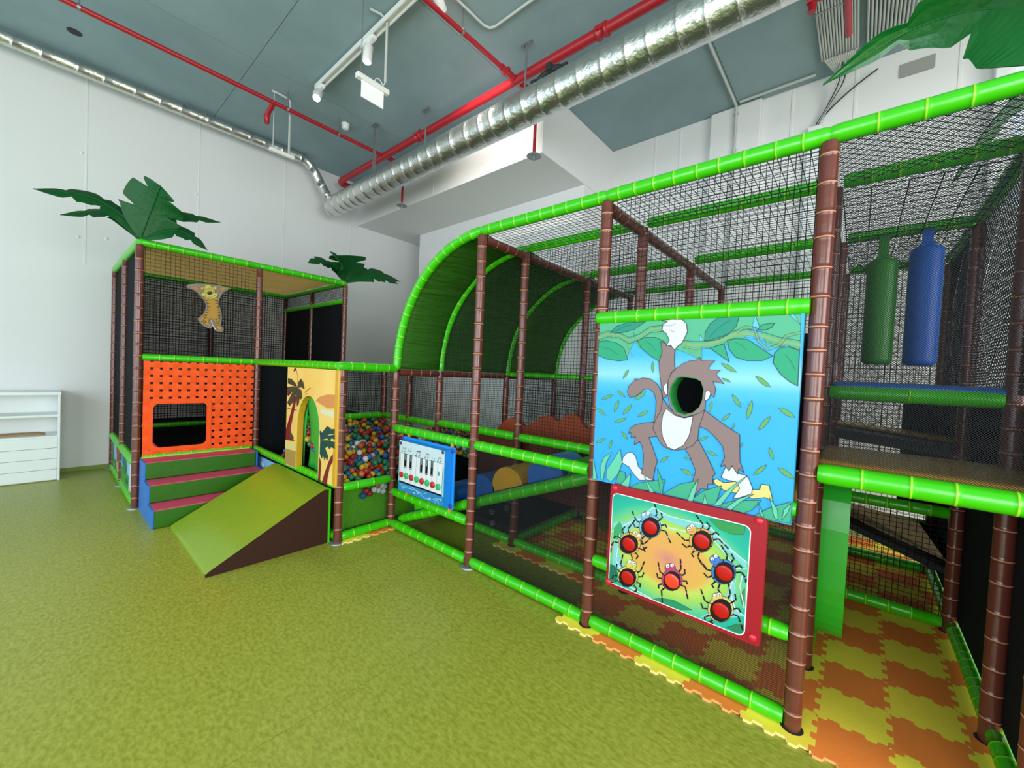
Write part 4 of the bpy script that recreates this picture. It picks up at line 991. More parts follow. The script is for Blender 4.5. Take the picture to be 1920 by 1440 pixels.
obj('sprinkler_disc', MB().disc((-2.87, 1.575, 4.03), (0, 0, 1), .085, .006, 0, 20).sweep([(-2.87, 1.575, 3.99), (-2.87, 1.575, 4.08)], [.014, .02], 0, 8), STEEL, br)
b2 = thing('sprinkler_branch_pipe', (-5.6, -.4, 4.72), 'thin red sprinkler branch pipe crossing the ceiling near the left wall', 'pipe')
obj('pipe_run', pipe([(-5.6, -5.0, 4.75), (-5.6, 1.25, 4.75)], .026), RED, b2)
obj('drop_fitting', pipe(smooth_path([(-5.6, 1.3, 4.75), (-5.58, 1.42, 4.74), (-5.56, 1.54, 4.68), (-5.55, 1.58, 4.6)]), .032), RED, b2)
obj('side_outlet', pipe([(-5.6, -.28, 4.75), (-5.78, -.28, 4.70), (-5.84, -.28, 4.66), (-5.84, -.28, 4.58)], [.03, .03, .036, .03]), RED, b2)
obj('drop_pipe', pipe([(-5.55, 1.585, 4.65), (-5.55, 1.585, 4.12)], .018), RED, b2)
obj('sprinkler_disc', MB().disc((-5.55, 1.585, 4.09), (0, 0, 1), .08, .006, 0, 20).sweep([(-5.55, 1.585, 4.05), (-5.55, 1.585, 4.14)], [.014, .02], 0, 8), STEEL, b2)
for y in (-1.95, -.12, .55):
    obj('pipe_hanger', MB().sweep([(-5.6, y, 4.775), (-5.6, y, ZC)], .008, 0, 6).sweep([(-5.6, y-.012, 4.75), (-5.6, y+.012, 4.75)], .034, 0, 10), STEEL, b2)
obj('pipe_hanger', MB().sweep([(-2.92, .46, 4.775), (-2.92, .46, ZC)], .006, 0, 6).sweep([(-2.92, .45, 4.75), (-2.92, .47, 4.75)], .03, 0, 10), STEEL, br)
# hangers of the ducts
HL = (('steel threaded hanger rod of the large duct with a small ceiling plate, nearest', -2.70, 1.165, 4.37), ('steel threaded hanger rod of the large duct behind the red main pipe, second along', -4.44, 1.18, 4.37))
for lb, x, y, z in HL:
    h = thing('duct_hanger', (x, y, z), lb, 'hanger', None)
    obj('rod', pipe([(x, y, z), (x, y, ZC-.012)], .011, 8), STEEL, h)
    obj('ceiling_plate', MB().box(x-.07, x+.07, y-.018, y+.018, ZC-.012, ZC).box(x-.06, x-.03, y-.02, y+.02, ZC-.03, ZC-.012).box(x+.03, x+.06, y-.02, y+.02, ZC-.03, ZC-.012), STEEL, h)
h = thing('perforated_strut', (-5.33, .95, 4.25), 'grey perforated steel strut hanging from the ceiling to the far end of the large duct', 'hanger')
m_ = MB()
for k in range(24):
    z = 4.26+k*.03; m_.box(-5.36, -5.352, .945, .955, z, z+.03).box(-5.308, -5.3, .945, .955, z, z+.03).box(-5.352, -5.308, .945, .955, z, z+.017)
obj('strut', m_, STEEL, h)
obj('ceiling_plate', MB().box(-5.39, -5.27, .92, .98, ZC-.012, ZC), STEEL, h)
for y, z, lb in ((-1.138, 4.9, 'left'), (-.883, 4.9, 'right')):
    tag(obj('duct_hanger', pipe([(-6.97, y*.78, z), (-6.97, y*.78, ZC)], .007, 6), STEEL), 'thin threaded rod holding the narrow wall duct, %s one of the pair' % lb, 'hanger')
# black split clamp on the pipe above the large duct
cl = thing('pipe_clamp', (-2.32, 1.1, 4.38), 'black split pipe clamp with three bolts on top of the large foil duct', 'clamp')
m_ = MB()
arc = [(-2.32+.2*math.cos(a)-.0, 1.10, 4.36+.135*math.sin(a)) for a in [PI*i/12 for i in range(13)]]
obj('band', MB().sweep(arc, .03, 0, 8), DARK, cl)
for a in (.35, PI/2, PI-.35):
    x, z = -2.32+.2*math.cos(a), 4.36+.135*math.sin(a)
    obj('lug', MB().box(x-.03, x+.03, 1.05, 1.15, z-.02, z+.05), DARK, cl, bevel=.006)
    obj('bolt', MB().disc((x, 1.1, z+.05), (0, 0, 1), .014, .025, 0, 8, .01), CHROME, cl)
# track light
tr = thing('track_light_rail', (-4, .05, 4.9), 'white ceiling track rail carrying spotlights', 'light')
obj('rail', MB().box(-5.15, -1.2, .02, .032, 4.9, 4.95).box(-5.15, -1.2, .078, .09, 4.9, 4.95).box(-5.15, -1.2, .032, .078, 4.935, 4.95), PLASTW, tr)
for x in (-4.7, -3.5, -2.4): obj('hanger_wire', pipe([(x, .055, 4.95), (x, .055, ZC)], .008, 6), STEEL, tr)
LAMP = mat('spot_lens_lit', 'fff6e6', .4, emit=('fff1dc', 26))
SP = ((-5.1, (.52, -.35, -.78), 'white ceiling spotlight shining at the far left end of the track rail'), (-3.93, (.10, -.12, -.99), 'white cylindrical spotlight hanging in the middle of the track rail'), (-2.86, (-.35, .85, -.38), 'white ceiling spotlight on the track rail at the top edge of the photo'))
for i, (x, d, lb) in enumerate(SP):
    d = Vector(d).normalized(); p = Vector((x, .055, 4.86))
    s = thing('spotlight', (x, .055, 4.7), lb, 'spotlight')
    obj('adapter', MB().box(x-.12, x+.12, .03, .08, 4.865, 4.905), PLASTW, s, bevel=.005)
    obj('lamp_body', MB().sweep([p, p+d*.02, p+d*.19, p+d*.20], [.03, .047, .047, .043], 0, 18), PLASTW, s)
    obj('lens', MB().disc(p+d*.1985, d, .036, .004, 0, 16), LAMP, s)
    ld = bpy.data.lights.new('spot', 'SPOT'); ld.energy = 45 if i < 2 else 240; ld.spot_size = 1.2; ld.spot_blend = .8; ld.shadow_soft_size = .04; ld.color = (1, .93, .88)
    lo = bpy.data.objects.new('spot_light', ld); lo.location = p+d*.22; lo.rotation_euler = d.to_track_quat('-Z', 'Y').to_euler(); COL.objects.link(lo); LIGHTS.append(lo)
# exit sign (blank white plate)
ex = thing('hanging_exit_sign', (-3.6, -.1, 3.98), 'blank white hanging emergency sign plate under a white light bar', 'sign')
exd = Vector((0, 1, 0))
def along(c, d, l, wd, z0, z1):
    n = Vector((-d.y, d.x, 0)); c = Vector(c); vs = []
    for z in (z0, z1):
        for a, b in ((-1, -1), (1, -1), (-1, 1), (1, 1)): vs.append((c.x+d.x*a*l/2+n.x*b*wd/2, c.y+d.y*a*l/2+n.y*b*wd/2, z))
    return vs, [(0, 2, 3, 1), (4, 5, 7, 6), (0, 1, 5, 4), (2, 6, 7, 3), (0, 4, 6, 2), (1, 3, 7, 5)]
EC = (-3.60, -.065)
obj('light_bar', MB().add(*along(EC, exd, .34, .055, 4.225, 4.275)), PLASTW, ex, bevel=.008)
obj('sign_plate', MB().add(*along(EC, exd, .235, .008, 4.07, 4.225)), mat('backlit_plate', 'f2f0f2', .4, emit=('f4f2f6', .12)), ex)
obj('suspension_wire', pipe([(-3.60, -.19, 4.27), (-3.60, -.19, ZC)], .004, 6), STEEL, ex)
obj('supply_conduit', pipe([(-3.59, .06, 4.33), (-3.59, .06, ZC-.06), (-3.6, .0, ZC-.02), (-3.64, -.1, ZC-.015)], .013, 8), CONDUIT, ex)
obj('cable', pipe(smooth_path([(-3.59, .06, 4.34), (-3.60, .045, 4.30), (-3.60, .01, 4.33), (-3.60, -.03, 4.325), (-3.60, -.05, 4.275)]), .004, 6), PLASTW, ex)
# emergency luminaire by the left wall
em = thing('emergency_luminaire', (-5.72, -.14, 4.2), 'slim white emergency light bar hanging on rods in front of the narrow duct', 'light')
ed = Vector((0, 1, 0))
obj('light_bar', MB().add(*along((-5.72, -.13), ed, .30, .05, 4.2, 4.245)), PLASTW, em, bevel=.006)
obj('suspension_rod', pipe([(-5.73, -.235, 4.24), (-5.73, -.235, ZC)], .006, 6), CONDUIT, em)
obj('supply_conduit', pipe([(-5.71, -.05, 4.24), (-5.71, -.05, ZC-.06), (-5.71, -.08, ZC-.03), (-5.72, -.2, ZC-.02), (-5.74, -.26, ZC-.015)], .015, 8), CONDUIT, em)
dt = thing('smoke_detector', (-5.67, .68, 4.9), 'small round white smoke detector on the ceiling', 'detector')
obj('base', MB().disc((-5.67, .68, 4.955), (0, 0, 1), .055, .025, 0, 18), PLASTW, dt)
obj('sensor_head', MB().lathe((-5.67, .68, 4.9), [(.02, 0), (.04, .004), (.048, .02), (.05, .055)], n=18), PLASTW, dt)
tag(obj('ceiling_hole_cap', MB().disc((-6.5, -1.95, ZC-.004), (0, 0, 1), .06, .006, 0, 16), DARK), 'small dark round cap in the ceiling near the narrow duct', 'cap')
# conduits
tag(obj('conduit', pipe([(-2.88, -2.0, 4.955), (-2.885, .70, 4.955), (-2.86, .765, 4.955), (-2.80, .785, 4.955), (-1.25, .785, 4.955)], .013, 8), CONDUIT), 'thin grey conduit with a right-angled bend on the ceiling', 'conduit')
c2 = thing('conduit', (-1.2, 2.8, 4.9), 'grey conduit running over the ceiling and down the white pilaster', 'conduit')
obj('pipe_run', pipe([(-1.2, 1.3, 4.955), (-1.2, 3.46, 4.955), (-1.2, 3.485, 4.93), (-1.2, 3.49, 4.5), (-1.2, 3.49, 2.0)], .016, 8), CONDUIT, c2)
obj('side_run', pipe([(-1.15, 3.43, 4.955), (-.4, 3.43, 4.955)], .016, 8), CONDUIT, c2)
for z in (4.85, 4.4): obj('clip', MB().box(-1.225, -1.175, 3.48, 3.51, z, z+.02), CONDUIT, c2)
# conduit bundles
for bi, (x0, n, lb) in enumerate(((-.335, 14, 'row of parallel grey conduits on the ceiling, left bundle beside the red outlet'), (.03, 13, 'row of parallel grey conduits on the ceiling, right bundle above the palm leaf'))):
    t = thing('conduit_bundle', (x0+.15, 2.0, 4.9), lb, 'conduit')
    for k in range(n):
        x = x0+k*(.0225 if bi == 0 else .0275); y1 = 3.2 if bi == 0 else 3.4
        q = [(x, -1.0, 4.945), (x, y1-.05, 4.945)]
        if bi == 0: q = smooth_path([(x, -1.0, 4.945), (x, 1.0, 4.945), (x, y1-.15, 4.945), (x+(-.16-x)*.15, y1, 4.93), (x+(-.16-x)*.75, y1+.3, 4.9)], 3)
        obj('conduit_pipe', pipe(q, .0095, 6), CONDUIT, t)
    for y in (1.4, 2.5): obj('saddle', MB().box(x0-.02, x0+n*.0275, y, y+.012, 4.933, 4.975), STEEL, t)
cb = thing('cable_drop', (-.3, 3.5, 4.4), 'loose grey and black cables dropping from the conduit bundle into white trunking', 'cable')
for k, (dx, cm) in enumerate(((-.02, CONDUIT), (0, DARK), (.02, CONDUIT), (.04, DARK), (.05, CONDUIT))):
    obj('cable', pipe(smooth_path([(-.16+dx, 3.3, 4.92), (-.2+dx, 3.45, 4.78), (-.3+dx*.5, 3.53, 4.6), (-.38+dx*.6, 3.54, 4.45), (-.40+dx*.8, 3.545, 4.3)]), .006, 6), cm, cb)
obj('cable', pipe(smooth_path([(.12, 3.53, 4.85), (-.1, 3.54, 4.72), (-.3, 3.55, 4.55), (-.38, 3.55, 4.4), (-.39, 3.55, 4.3)]), .008, 6), DARK, cb)
obj('trunking', MB().box(-.45, -.33, 3.52, YB, 1.0, 4.44), WHITE, cb, bevel=.006)
ro = thing('sprinkler_outlet', (-.2, 2.3, 4.7), 'short red pipe branch with a capped outlet under the conduit bundle', 'pipe')
obj('cross_pipe', pipe([(-.37, 2.13, 4.8), (.6, 2.13, 4.8)], .03), RED, ro)
obj('outlet', pipe([(-.33, 2.13, 4.8), (-.33, 2.13, 4.70)], [.024, .03]), RED, ro)
obj('drop_pipe', pipe([(-.10, 2.13, 4.78), (-.10, 2.72, 4.78)], .028), RED, ro)

# ================================================================== CABINET
cx0, cx1, cy0, cy1 = XW+.005, -6.92, -3.3, -2.005
cb = thing('storage_unit', ((cx0+cx1)/2, (cy0+cy1)/2, 0), 'white shelf unit with two open shelves above four drawers by the left wall', 'cabinet')
obj('carcass', MB().box(cx0, cx1-.02, cy0, cy0+.02, 0, 1.0).box(cx0, cx1, cy1-.02, cy1, 0, 1.0).box(cx0, cx0+.012, cy0+.02, cy1-.02, 0, 1.0).box(cx0, cx1-.03, cy0+.02, cy1-.02, 0, .02), WHITE, cb, bevel=.002)
obj('top_board', MB().box(cx0, cx1+.008, cy0-.005, cy1+.006, 1.0, 1.035), WHITE, cb, bevel=.003)
obj('shelf_board', MB().box(cx0+.012, cx1-.004, cy0+.02, cy1-.02, .745, .77), WHITE, cb, bevel=.002)
obj('shelf_board', MB().box(cx0+.012, cx1-.004, cy0+.02, cy1-.02, .505, .525), WHITE, cb, bevel=.002)
for k in range(4):
    obj('drawer_front', MB().box(cx1-.02, cx1, cy0+.004, cy1-.022, .012+k*.124, .012+k*.124+.1205), WHITE, cb, bevel=.002)
pp = thing('paper_stack', (-7.12, -2.35, .525), 'flat stack of beige paper lying on the lower open shelf', 'paper')
for k in range(3):
    obj('sheet_pad', MB().box(-7.25+.01*k, -7.0-.02*k, -2.62+.03*k, -2.12-.02*k, (.525+k*.006), (.530+k*.006)), mat('beige_paper', 'b89a72', .9), pp)
# ================================================================== THE MAIN CLIMBING FRAME
PX = [-3.12, -2.05, -1.02, 0.0, .645]
ZT = 2.55
cf = thing('climbing_frame', (-1.2, 1.3, 0), 'large climbing frame of brown posts and bright green padded bars with a rounded left end', 'climbing frame')
def post(parent, x, y, z1, flange=True, r=.034):
    o = obj('post', padded((x, y, .006), (x, y, z1), r, .108, 14, .9), [BROWN, TAN], parent)
    if flange: obj('floor_flange', MB().lathe((x, y, 0), [(.066, 0), (.066, .006), (.058, .012), (.03, .013)], n=18), STEEL if y < 0 or (y == 0 and x < -1.5) else DARK, o)
    return o
def bar(parent, a, b, r=.037, m=None, name='padded_bar', step=.105):
    return obj(name, padded(a, b, r, step), m or [GREEN, LIME], parent)
for x in PX:
    for y in (0, .52, 1.55, 2.58):
        post(cf, x, y, 1.46 if x == -3.12 else ZT-.03)
BR_ = [BROWN, TAN]
# front face, Y = 0
g = .032
bar(cf, (-2.05, 0, ZT), (-1.02, 0, ZT)); bar(cf, (-1.02, 0, ZT), (0, 0, ZT)); bar(cf, (0, 0, ZT), (1.7, 0, ZT), step=.13)
def bays(y, z, xs, step=.105):
    for a, b in xs: bar(cf, (a+g, y, z), (b-g, y, z), step=step)
B1, B2, B3, B4 = (-3.12, -2.05), (-2.05, -1.02), (-1.02, 0), (0, .645)
bays(0, .94, (B1, B2), .09); bays(0, .345, (B1,), .1); bays(0, .048, (B1, B2, B3), .115)
bays(0, .415, (B3,), .12); bays(0, .965, (B3,), .12)
bar(cf, (-1.02, -.045, 1.835), (-.028, -.045, 1.835))
bar(cf, (g, 0, 1.135), (1.7, 0, 1.135), .042, step=.12)
# arches of the rounded end
def arc(y, n=20): return [(-2.05-1.06*math.cos(PI/2*i/n), y, 1.49+1.06*math.sin(PI/2*i/n)) for i in range(n+1)]
for y in (0, .52, 1.55, 2.58): obj('arched_bar', padded((0, 0, 0), (1, 0, 0), .037, .1, 12, path=arc(y)), [GREEN, LIME], cf)
can = MB()
n = 20
for (ya, yb) in ((.0, .52), (.52, 1.55), (1.55, 2.58)):
    vs = []
    for i in range(n+1):
        t = PI/2*i/n
        for j in range(7):
            f = j/6; rr = 1.052-.03*math.sin(PI*f)+.006*math.sin(9*t+3*f)
            vs.append((-2.05-rr*math.cos(t), ya+(yb-ya)*f, 1.487+rr*math.sin(t)))
    can.add(vs, [(i*7+j, i*7+j+1, (i+1)*7+j+1, (i+1)*7+j) for i in range(n) for j in range(6)], 0, True)
o = obj('canopy_fabric', can, CANOPY, cf); so = o.modifiers.new('thick', 'SOLIDIFY'); so.thickness = .006
# bars in depth (brown) and across (green) under the roof
for x in (-2.05, -1.02):
    for a, b in ((0, .52), (.52, 1.55), (1.55, 2.58)): bar(cf, (x, a+g, ZT-.06), (x, b-g, ZT-.06), .034, BR_)
for a, b in ((0, .52), (.52, 1.55), (1.55, 2.58)):
    bar(cf, (.645, a+g, ZT), (.645, b-g, ZT)); bar(cf, (.66, a+g, .06), (.66, b-g, .06), .037, step=.085)
for y in (.52, 1.55, 2.58):
    for a, b in (B2, B3, B4): bar(cf, (a+g, y, ZT), (b-g, y, ZT), .035)
for a, b in ((0, .52), (.52, 1.55), (1.55, 2.58)):
    bar(cf, (-3.12, a+g, 1.455), (-3.12, b-g, 1.455), .034, BR_)
    bar(cf, (0, a+g, .06), (0, b-g, .06), .034) if a > 0 else None
for a, b in (B1, B2): bar(cf, (a+g, 1.55, 1.48), (b-g, 1.55, 1.48), .03)
bays(.52, .95, (B1, B2)); bays(.52, .05, (B1, B2)); bays(1.55, .06, (B4,)); bays(1.55, .745, (B4,)); bays(2.58, .05, (B3, B4)); bays(2.58, .41, (B4,))
bays(.52, 1.475, (B4,), .3)
for a, b in ((.52, 1.55), (1.55, 2.58)): bar(cf, (-1.02, a+g, .06), (-1.02, b-g, .06)); bar(cf, (-1.02, a+g, .95), (-1.02, b-g, .95))
# nets
X_, Y_, Z_ = (1, 0, 0), (0, 1, 0), (0, 0, 1)
def anet(o, u, v, lu, lv, pitch, r=.0016, diag=False, clip=None, parent=cf):
    return obj('safety_net', net(o, u, v, lu, lv, pitch, r, diag, clip), BLACK, parent, kind='stuff')
anet((-.985, 0, 1.87), X_, Z_, .95, .65, .027, .0019)
anet((.01, .012, 1.165), X_, Z_, 1.3, 1.35, .0085, .00098, True)
anet((-.985, .004, .08), X_, Z_, .95, .84, .0085, .0009, True)
anet((-2.015, .004, .08), X_, Z_, .96, .83, .0085, .0008, True)
for a, b in (B2, B3, B4):
    for c, d in ((0, .52), (.52, 1.55), (1.55, 2.58)):
        if a == 0: continue
        anet((a+.03, c+.03, ZT-.02), X_, Y_, b-a-.06, d-c-.06, .04, .0019)
anet((.02, .03, ZT-.02), X_, Y_, .6, 2.5, .05, .0018, True)
for c, d in ((.52, 1.55), (1.55, 2.58)): anet((.03, c+.03, ZT-.045), X_, Y_, .6, d-c-.06, .10, .003)
anet((-2.02, .52, .98), X_, Z_, .97, 1.52, .027, .0019)
anet((-3.06, .52, 1.5), X_, Z_, .98, 1.02, .019, .0019, False, lambda a: max(0, math.sqrt(max(0, 1.02**2-(1.01-a)**2))-.02))
anet((-2.02, .52, .08), X_, Z_, .97, .84, .033, .0019)
for a, b in (B1,): anet((a+.03, 2.57, .1), X_, Z_, b-a-.06, 1.38, .03, .0028)
for a, b in (B2, B3, B4): anet((a+.03, 2.57, .1), X_, Z_, b-a-.06, 2.4, .034, .0022)
for a, b in (B1, B2): anet((a+.03, 1.55, .98), X_, Z_, b-a-.06, .48 if a < -3 else 1.5, .03, .0022)
for c, d in ((0, .52), (.52, 1.55), (1.55, 2.58)):
    anet((0, c+.03, 1.0), Y_, Z_, d-c-.06, 1.5, .026, .0019)
    anet((-3.12, c+.03, .5), Y_, Z_, d-c-.06, .95, .024, .0019) if c > 0 else None
anet((.645, .03, 1.5), Y_, Z_, .46, 1.02, .024, .0020, True)
anet((.645, .55, 1.5), Y_, Z_, .97, 1.02, .032, .0017, True)
anet((.645, 1.58, 1.5), Y_, Z_, .97, 1.02, .032, .0019, True)
anet((.03, 1.55, .09), X_, Z_, .6, .63, .031, .0021)
anet((.03, 1.53, 1.15), X_, Z_, .6, 1.38, .05, .0018, True)
anet((.03, 2.4, .75), X_, Z_, .6, 1.75, .036, .0025)
# black mesh cloth walls, and a dark sheet added for shade
def cloth(x0, x1, y0, y1, z0, z1, name='mesh_cloth', m=CLOTH, parent=cf): return obj(name, MB().box(x0, x1, y0, y1, z0, z1), m, parent)
cloth(.675, .683, -.0, 2.6, .1, 1.46)
cloth(-3.05, -2.09, .66, .666, .08, .55)
cloth(-2.07, -2.064, .56, 2.5, .10, .9)
cloth(-.98, -.03, .60, .606, 1.03, 1.79)  # dark sheet added behind the face hole, standing in for the shaded interior
anet((-3.06, .53, .09), X_, Z_, .96, .46, .0125, .0022)
bar(cf, (-2.05, .56, .05), (-2.05, 1.52, .05))
cloth(-1.01, -1.004, 1.6, 2.55, .1, .9)
cloth(.43, .64, 2.52, 2.526, .5, 1.45)
# platforms
def cushion(name, x0, x1, y0, y1, z0, z1, m, parent=cf, bv=.018): return obj(name, MB().box(x0, x1, y0, y1, z0, z1), m, parent, bevel=bv)
cushion('platform_mat', .02, 1.65, .03, .62, 1.12, 1.19, YELLOW)
cushion('platform_deck', .02, 1.65, .04, .60, 1.085, 1.12, DARK)
cushion('platform_mat', .04, .63, .50, 1.5, 1.475, 1.53, BLUE)
cushion('platform_mat', -1.0, -.03, .56, 2.5, .96, 1.02, BROWN)
cushion('platform_mat', -1.0, -.04, .05, .56, .97, 1.03, YELLOW)
# sloping slide boards behind the entrance
def slab(name, p, th, m, parent=cf):
    """p: four corners (x, y, z) of the upper face; thickness downwards"""
    mb = MB(); mb.add(list(p)+[(a, b, c-th) for a, b, c in p], [(0, 1, 2, 3), (7, 6, 5, 4), (0, 4, 5, 1), (1, 5, 6, 2), (2, 6, 7, 3), (3, 7, 4, 0)])
    return obj(name, mb, m, parent, bevel=.006)
slab('stair_underside', ((.03, 2.05, .60), (.56, 2.05, .545), (.72, 2.05, .30), (.03, 2.2, .49)), .012, mat('cream_board', 'c9ab7c', .6))
slab('stair_board', ((.02, 1.95, .50), (.70, 1.95, .27), (.70, 2.5, .27), (.02, 2.5, .50)), .05, DARK)
slab('stair_side', ((.52, 2.0, .56), (.60, 2.0, .54), (.74, 2.0, .33), (.70, 2.0, .28)), .012, YELLOW)
slab('upper_board', ((-.0, 1.8, 1.19), (.66, 1.8, 1.13), (.66, 2.5, 1.13), (-.0, 2.5, 1.19)), .07, DARK)
slab('upper_board_mat', ((.02, 2.1, 1.215), (.70, 2.1, 1.155), (.70, 2.5, 1.155), (.02, 2.5, 1.215)), .02, YELLOW)
# green plastic ring of the crawl-through hole
rg = []
Yc, Zc, hy, hz = 1.03, .58, .43, .51
for i in range(40):
    a = 2*PI*i/40; c, s_ = math.cos(a), math.sin(a); e_ = 2/3.2
    rg.append((Yc+hy*math.copysign(abs(c)**e_, c), Zc+hz*math.copysign(abs(s_)**e_, s_)))
inn = [(Yc+(y-Yc)*.965, Zc+(z-Zc)*.965) for y, z in rg]
GRN2 = mat('green_plastic', '27b427', .3, .5, coat=.2)
tag(obj('crawl_hole_ring', MB().prism(rg, 0, .012, .145, 0, inn), GRN2, None), 'wide bright green plastic ring of a crawl-through hole behind the corner post', 'ring')
cloth(-.01, .0, .56, .6, .1, .9)
# wavy orange barrier on the inner platform
wv = [(-2.72, .78), (-2.72, .87), (-2.66, .95), (-2.58, 1.015), (-2.5, 1.045), (-2.43, 1.03), (-2.37, .99), (-2.33, .975), (-2.27, 1.0), (-2.2, 1.05), (-2.12, 1.10), (-2.04, 1.115), (-1.98, 1.09), (-1.95, 1.065), (-1.90, 1.10), (-1.84, 1.145), (-1.77, 1.155), (-1.72, 1.13), (-1.68, 1.07), (-1.64, 1.04), (-1.55, 1.03), (-1.10, 1.03), (-1.10, .78)]
WV = mat('orange_foam', '963c14', .7)
tag(obj('wave_barrier', MB().prism(wv, 1, .96, 1.01), WV, None), 'orange foam barrier with a wavy top edge behind the net inside the frame', 'barrier')
wp = obj('padded_wall', MB().box(-2.6, -1.06, .60, .64, .46, .90), mat('dark_red_vinyl', '5a2418', .5), cf, bevel=.01)
# inclined ramp with half-round bumps behind the front bars
rp = thing('obstacle_ramp', (-2.1, .28, .05), 'blue climbing ramp with blue and yellow half-round bumps rising behind the front bars', 'ramp')
def rz(x): return .10+(x+3.05)*.405
obj('ramp_board', MB().prism([(-3.03, rz(-3.03)+.03), (-1.07, rz(-1.07)+.03), (-1.07, rz(-1.07)-.02), (-3.03, rz(-3.03)-.02)], 1, .10, .47), mat('navy_vinyl', '14306e', .45), rp)
bar(rp, (-3.06, .075, rz(-3.06)-.02), (-1.06, .075, rz(-1.06)-.02), .04, name='side_tube')
bar(rp, (-3.06, .49, rz(-3.06)-.02), (-1.06, .49, rz(-1.06)-.02), .035, name='side_tube')
ra = math.atan(.405)
for k, (x, m) in enumerate(((-2.78, GREEN), (-2.46, BLUE), (-2.07, BLUE), (-1.80, YELLOW), (-1.46, BLUE))):
    r_ = .155; q = []
    for i in range(13):
        a = PI*i/12; lx, lz = r_*math.cos(a), r_*1.02*math.sin(a)
        q.append((x+lx*math.cos(ra)-lz*math.sin(ra), rz(x)+.03+lx*math.sin(ra)+lz*math.cos(ra)))
    obj('half_round_bump', MB().prism(q, 1, .125, .455), m, rp, bevel=.01)
cushion('corner_pad', -1.3, -1.06, .1, .46, .82, .95, mat('green_vinyl_plain', '2f8a1e', .4), cf, .06)

# ================================================================== THE LEFT TOWER AND BALL PIT
tw = thing('play_tower', (-5.2, 0, 0), 'tall play tower with an orange roof standing by the left wall', 'play tower')
for x, y in ((-5.19, -1.54), (-5.19, -.51), (-5.19, .52), (-6.22, -1.54), (-7.25, -1.54), (-6.22, .52), (-7.25, .52), (-7.25, -.51)):
    post(tw, x, y, 2.575, r=.034 if (x, y) == (-5.19, -1.54) else .032)
for x, y, z in ((-3.12, -.51, 1.46), (-4.15, .52, 1.46), (-3.64, .52, 1.46), (-4.2, -.46, .44)): post(tw, x, y, z)
def tb(a, b, r=.036, m=None, step=.105): return bar(tw, a, b, r, m, step=step)
tb((-5.19, -1.54, 2.6), (-5.19, -.51, 2.6)); tb((-5.19, -.51, 2.6), (-5.19, .52, 2.6))
tb((-5.19, -1.54, 2.6), (-6.22, -1.54, 2.6), step=.05); tb((-6.22, -1.54, 2.6), (-7.27, -1.54, 2.6), step=.06)
tb((-5.19, .52, 2.6), (-6.22, .52, 2.6)); tb((-6.22, .52, 2.6), (-7.25, .52, 2.6)); tb((-7.25, -1.54, 2.6), (-7.25, .52, 2.6))
tb((-5.19, -1.51, 1.49), (-5.19, -.51, 1.49), .034); tb((-5.19, -.51, 1.49), (-3.14, -.51, 1.49), .036); tb((-3.12, -.55, 1.49), (-3.12, .0, 1.49), .038)
tb((-5.22, -1.54, .45), (-6.2, -1.54, .45), .042, step=.04); tb((-6.24, -1.54, .45), (-7.22, -1.54, .45), .04, step=.06)
tb((-5.22, -1.54, .045), (-6.2, -1.54, .045)); tb((-6.24, -1.54, .045), (-7.22, -1.54, .045))
tb((-5.17, -.51, .48), (-3.15, -.51, .48), .035); tb((-5.17, -.51, .05), (-3.15, -.51, .05), .035)
tb((-3.12, -.48, .465), (-3.12, -.03, .465), .037, step=.15); tb((-3.12, -.48, .05), (-3.12, 0, .05), .037, step=.15)
tb((-4.15, -.48, .93), (-4.15, .49, .93), .034); tb((-4.12, .52, .93), (-3.15, .52, .93), .034)
tb((-5.19, -1.5, .50), (-5.19, -.55, .50), .034); tb((-7.2, -1.5, .55), (-7.2, .5, .55), .034)
tb((-7.2, .5, 2.36), (-5.22, .5, 2.36), .03)
# roof: sagging orange panels
RO = mat('orange_roof_vinyl', 'fbc070', .5, .3, bump=(2.5, .35, .03, (1, 3, 1)))
tl_ = RO.node_tree.nodes.new('ShaderNodeBsdfTranslucent'); tl_.inputs[0].default_value = lin('ffe6b4')
mx_ = RO.node_tree.nodes.new('ShaderNodeMixShader'); mx_.inputs[0].default_value = .8
RO.node_tree.links.new(RO.node_tree.nodes['Principled BSDF'].outputs[0], mx_.inputs[1]); RO.node_tree.links.new(tl_.outputs[0], mx_.inputs[2]); RO.node_tree.links.new(mx_.outputs[0], RO.node_tree.nodes['Material Output'].inputs[0])
for (a, b) in ((-7.22, -6.72), (-6.72, -6.22), (-6.22, -5.71), (-5.71, -5.22)):
    vs = []
    for i in range(7):
        for j in range(9):
            f, h_ = i/6, j/8
            vs.append((a+(b-a)*f, -1.5+1.98*h_, 2.63-.035*math.sin(PI*f)*(.4+.6*math.sin(PI*h_))))
    o = obj('roof_panel', MB().add(vs, [(i*9+j, i*9+j+1, (i+1)*9+j+1, (i+1)*9+j) for i in range(6) for j in range(8)], 0, True), RO, tw)
    so = o.modifiers.new('thick', 'SOLIDIFY'); so.thickness = .004
def tnet(o, u, v, lu, lv, pitch, r=.0019, diag=False): return anet(o, u, v, lu, lv, pitch, r, diag, parent=tw)
tnet((-5.19, -1.5, 1.53), Y_, Z_, .96, 1.04, .037, .0021)
tnet((-7.24, -1.5, .6), Y_, Z_, 1.98, 1.98, .034, .0034); tnet((-7.2, -1.5, .6), Y_, Z_, 1.98, 1.98, .036, .003)
tnet((-7.2, .50, 2.4), X_, Z_, 1.98, .17, .02, .0026)
tnet((-4.15, -.48, .96), Y_, Z_, .96, .5, .02, .0026); tnet((-4.12, .52, .96), X_, Z_, .97, .5, .021, .0024)
tnet((-4.16, -.48, .96), Y_, Z_, .96, .5, .023, .0022)
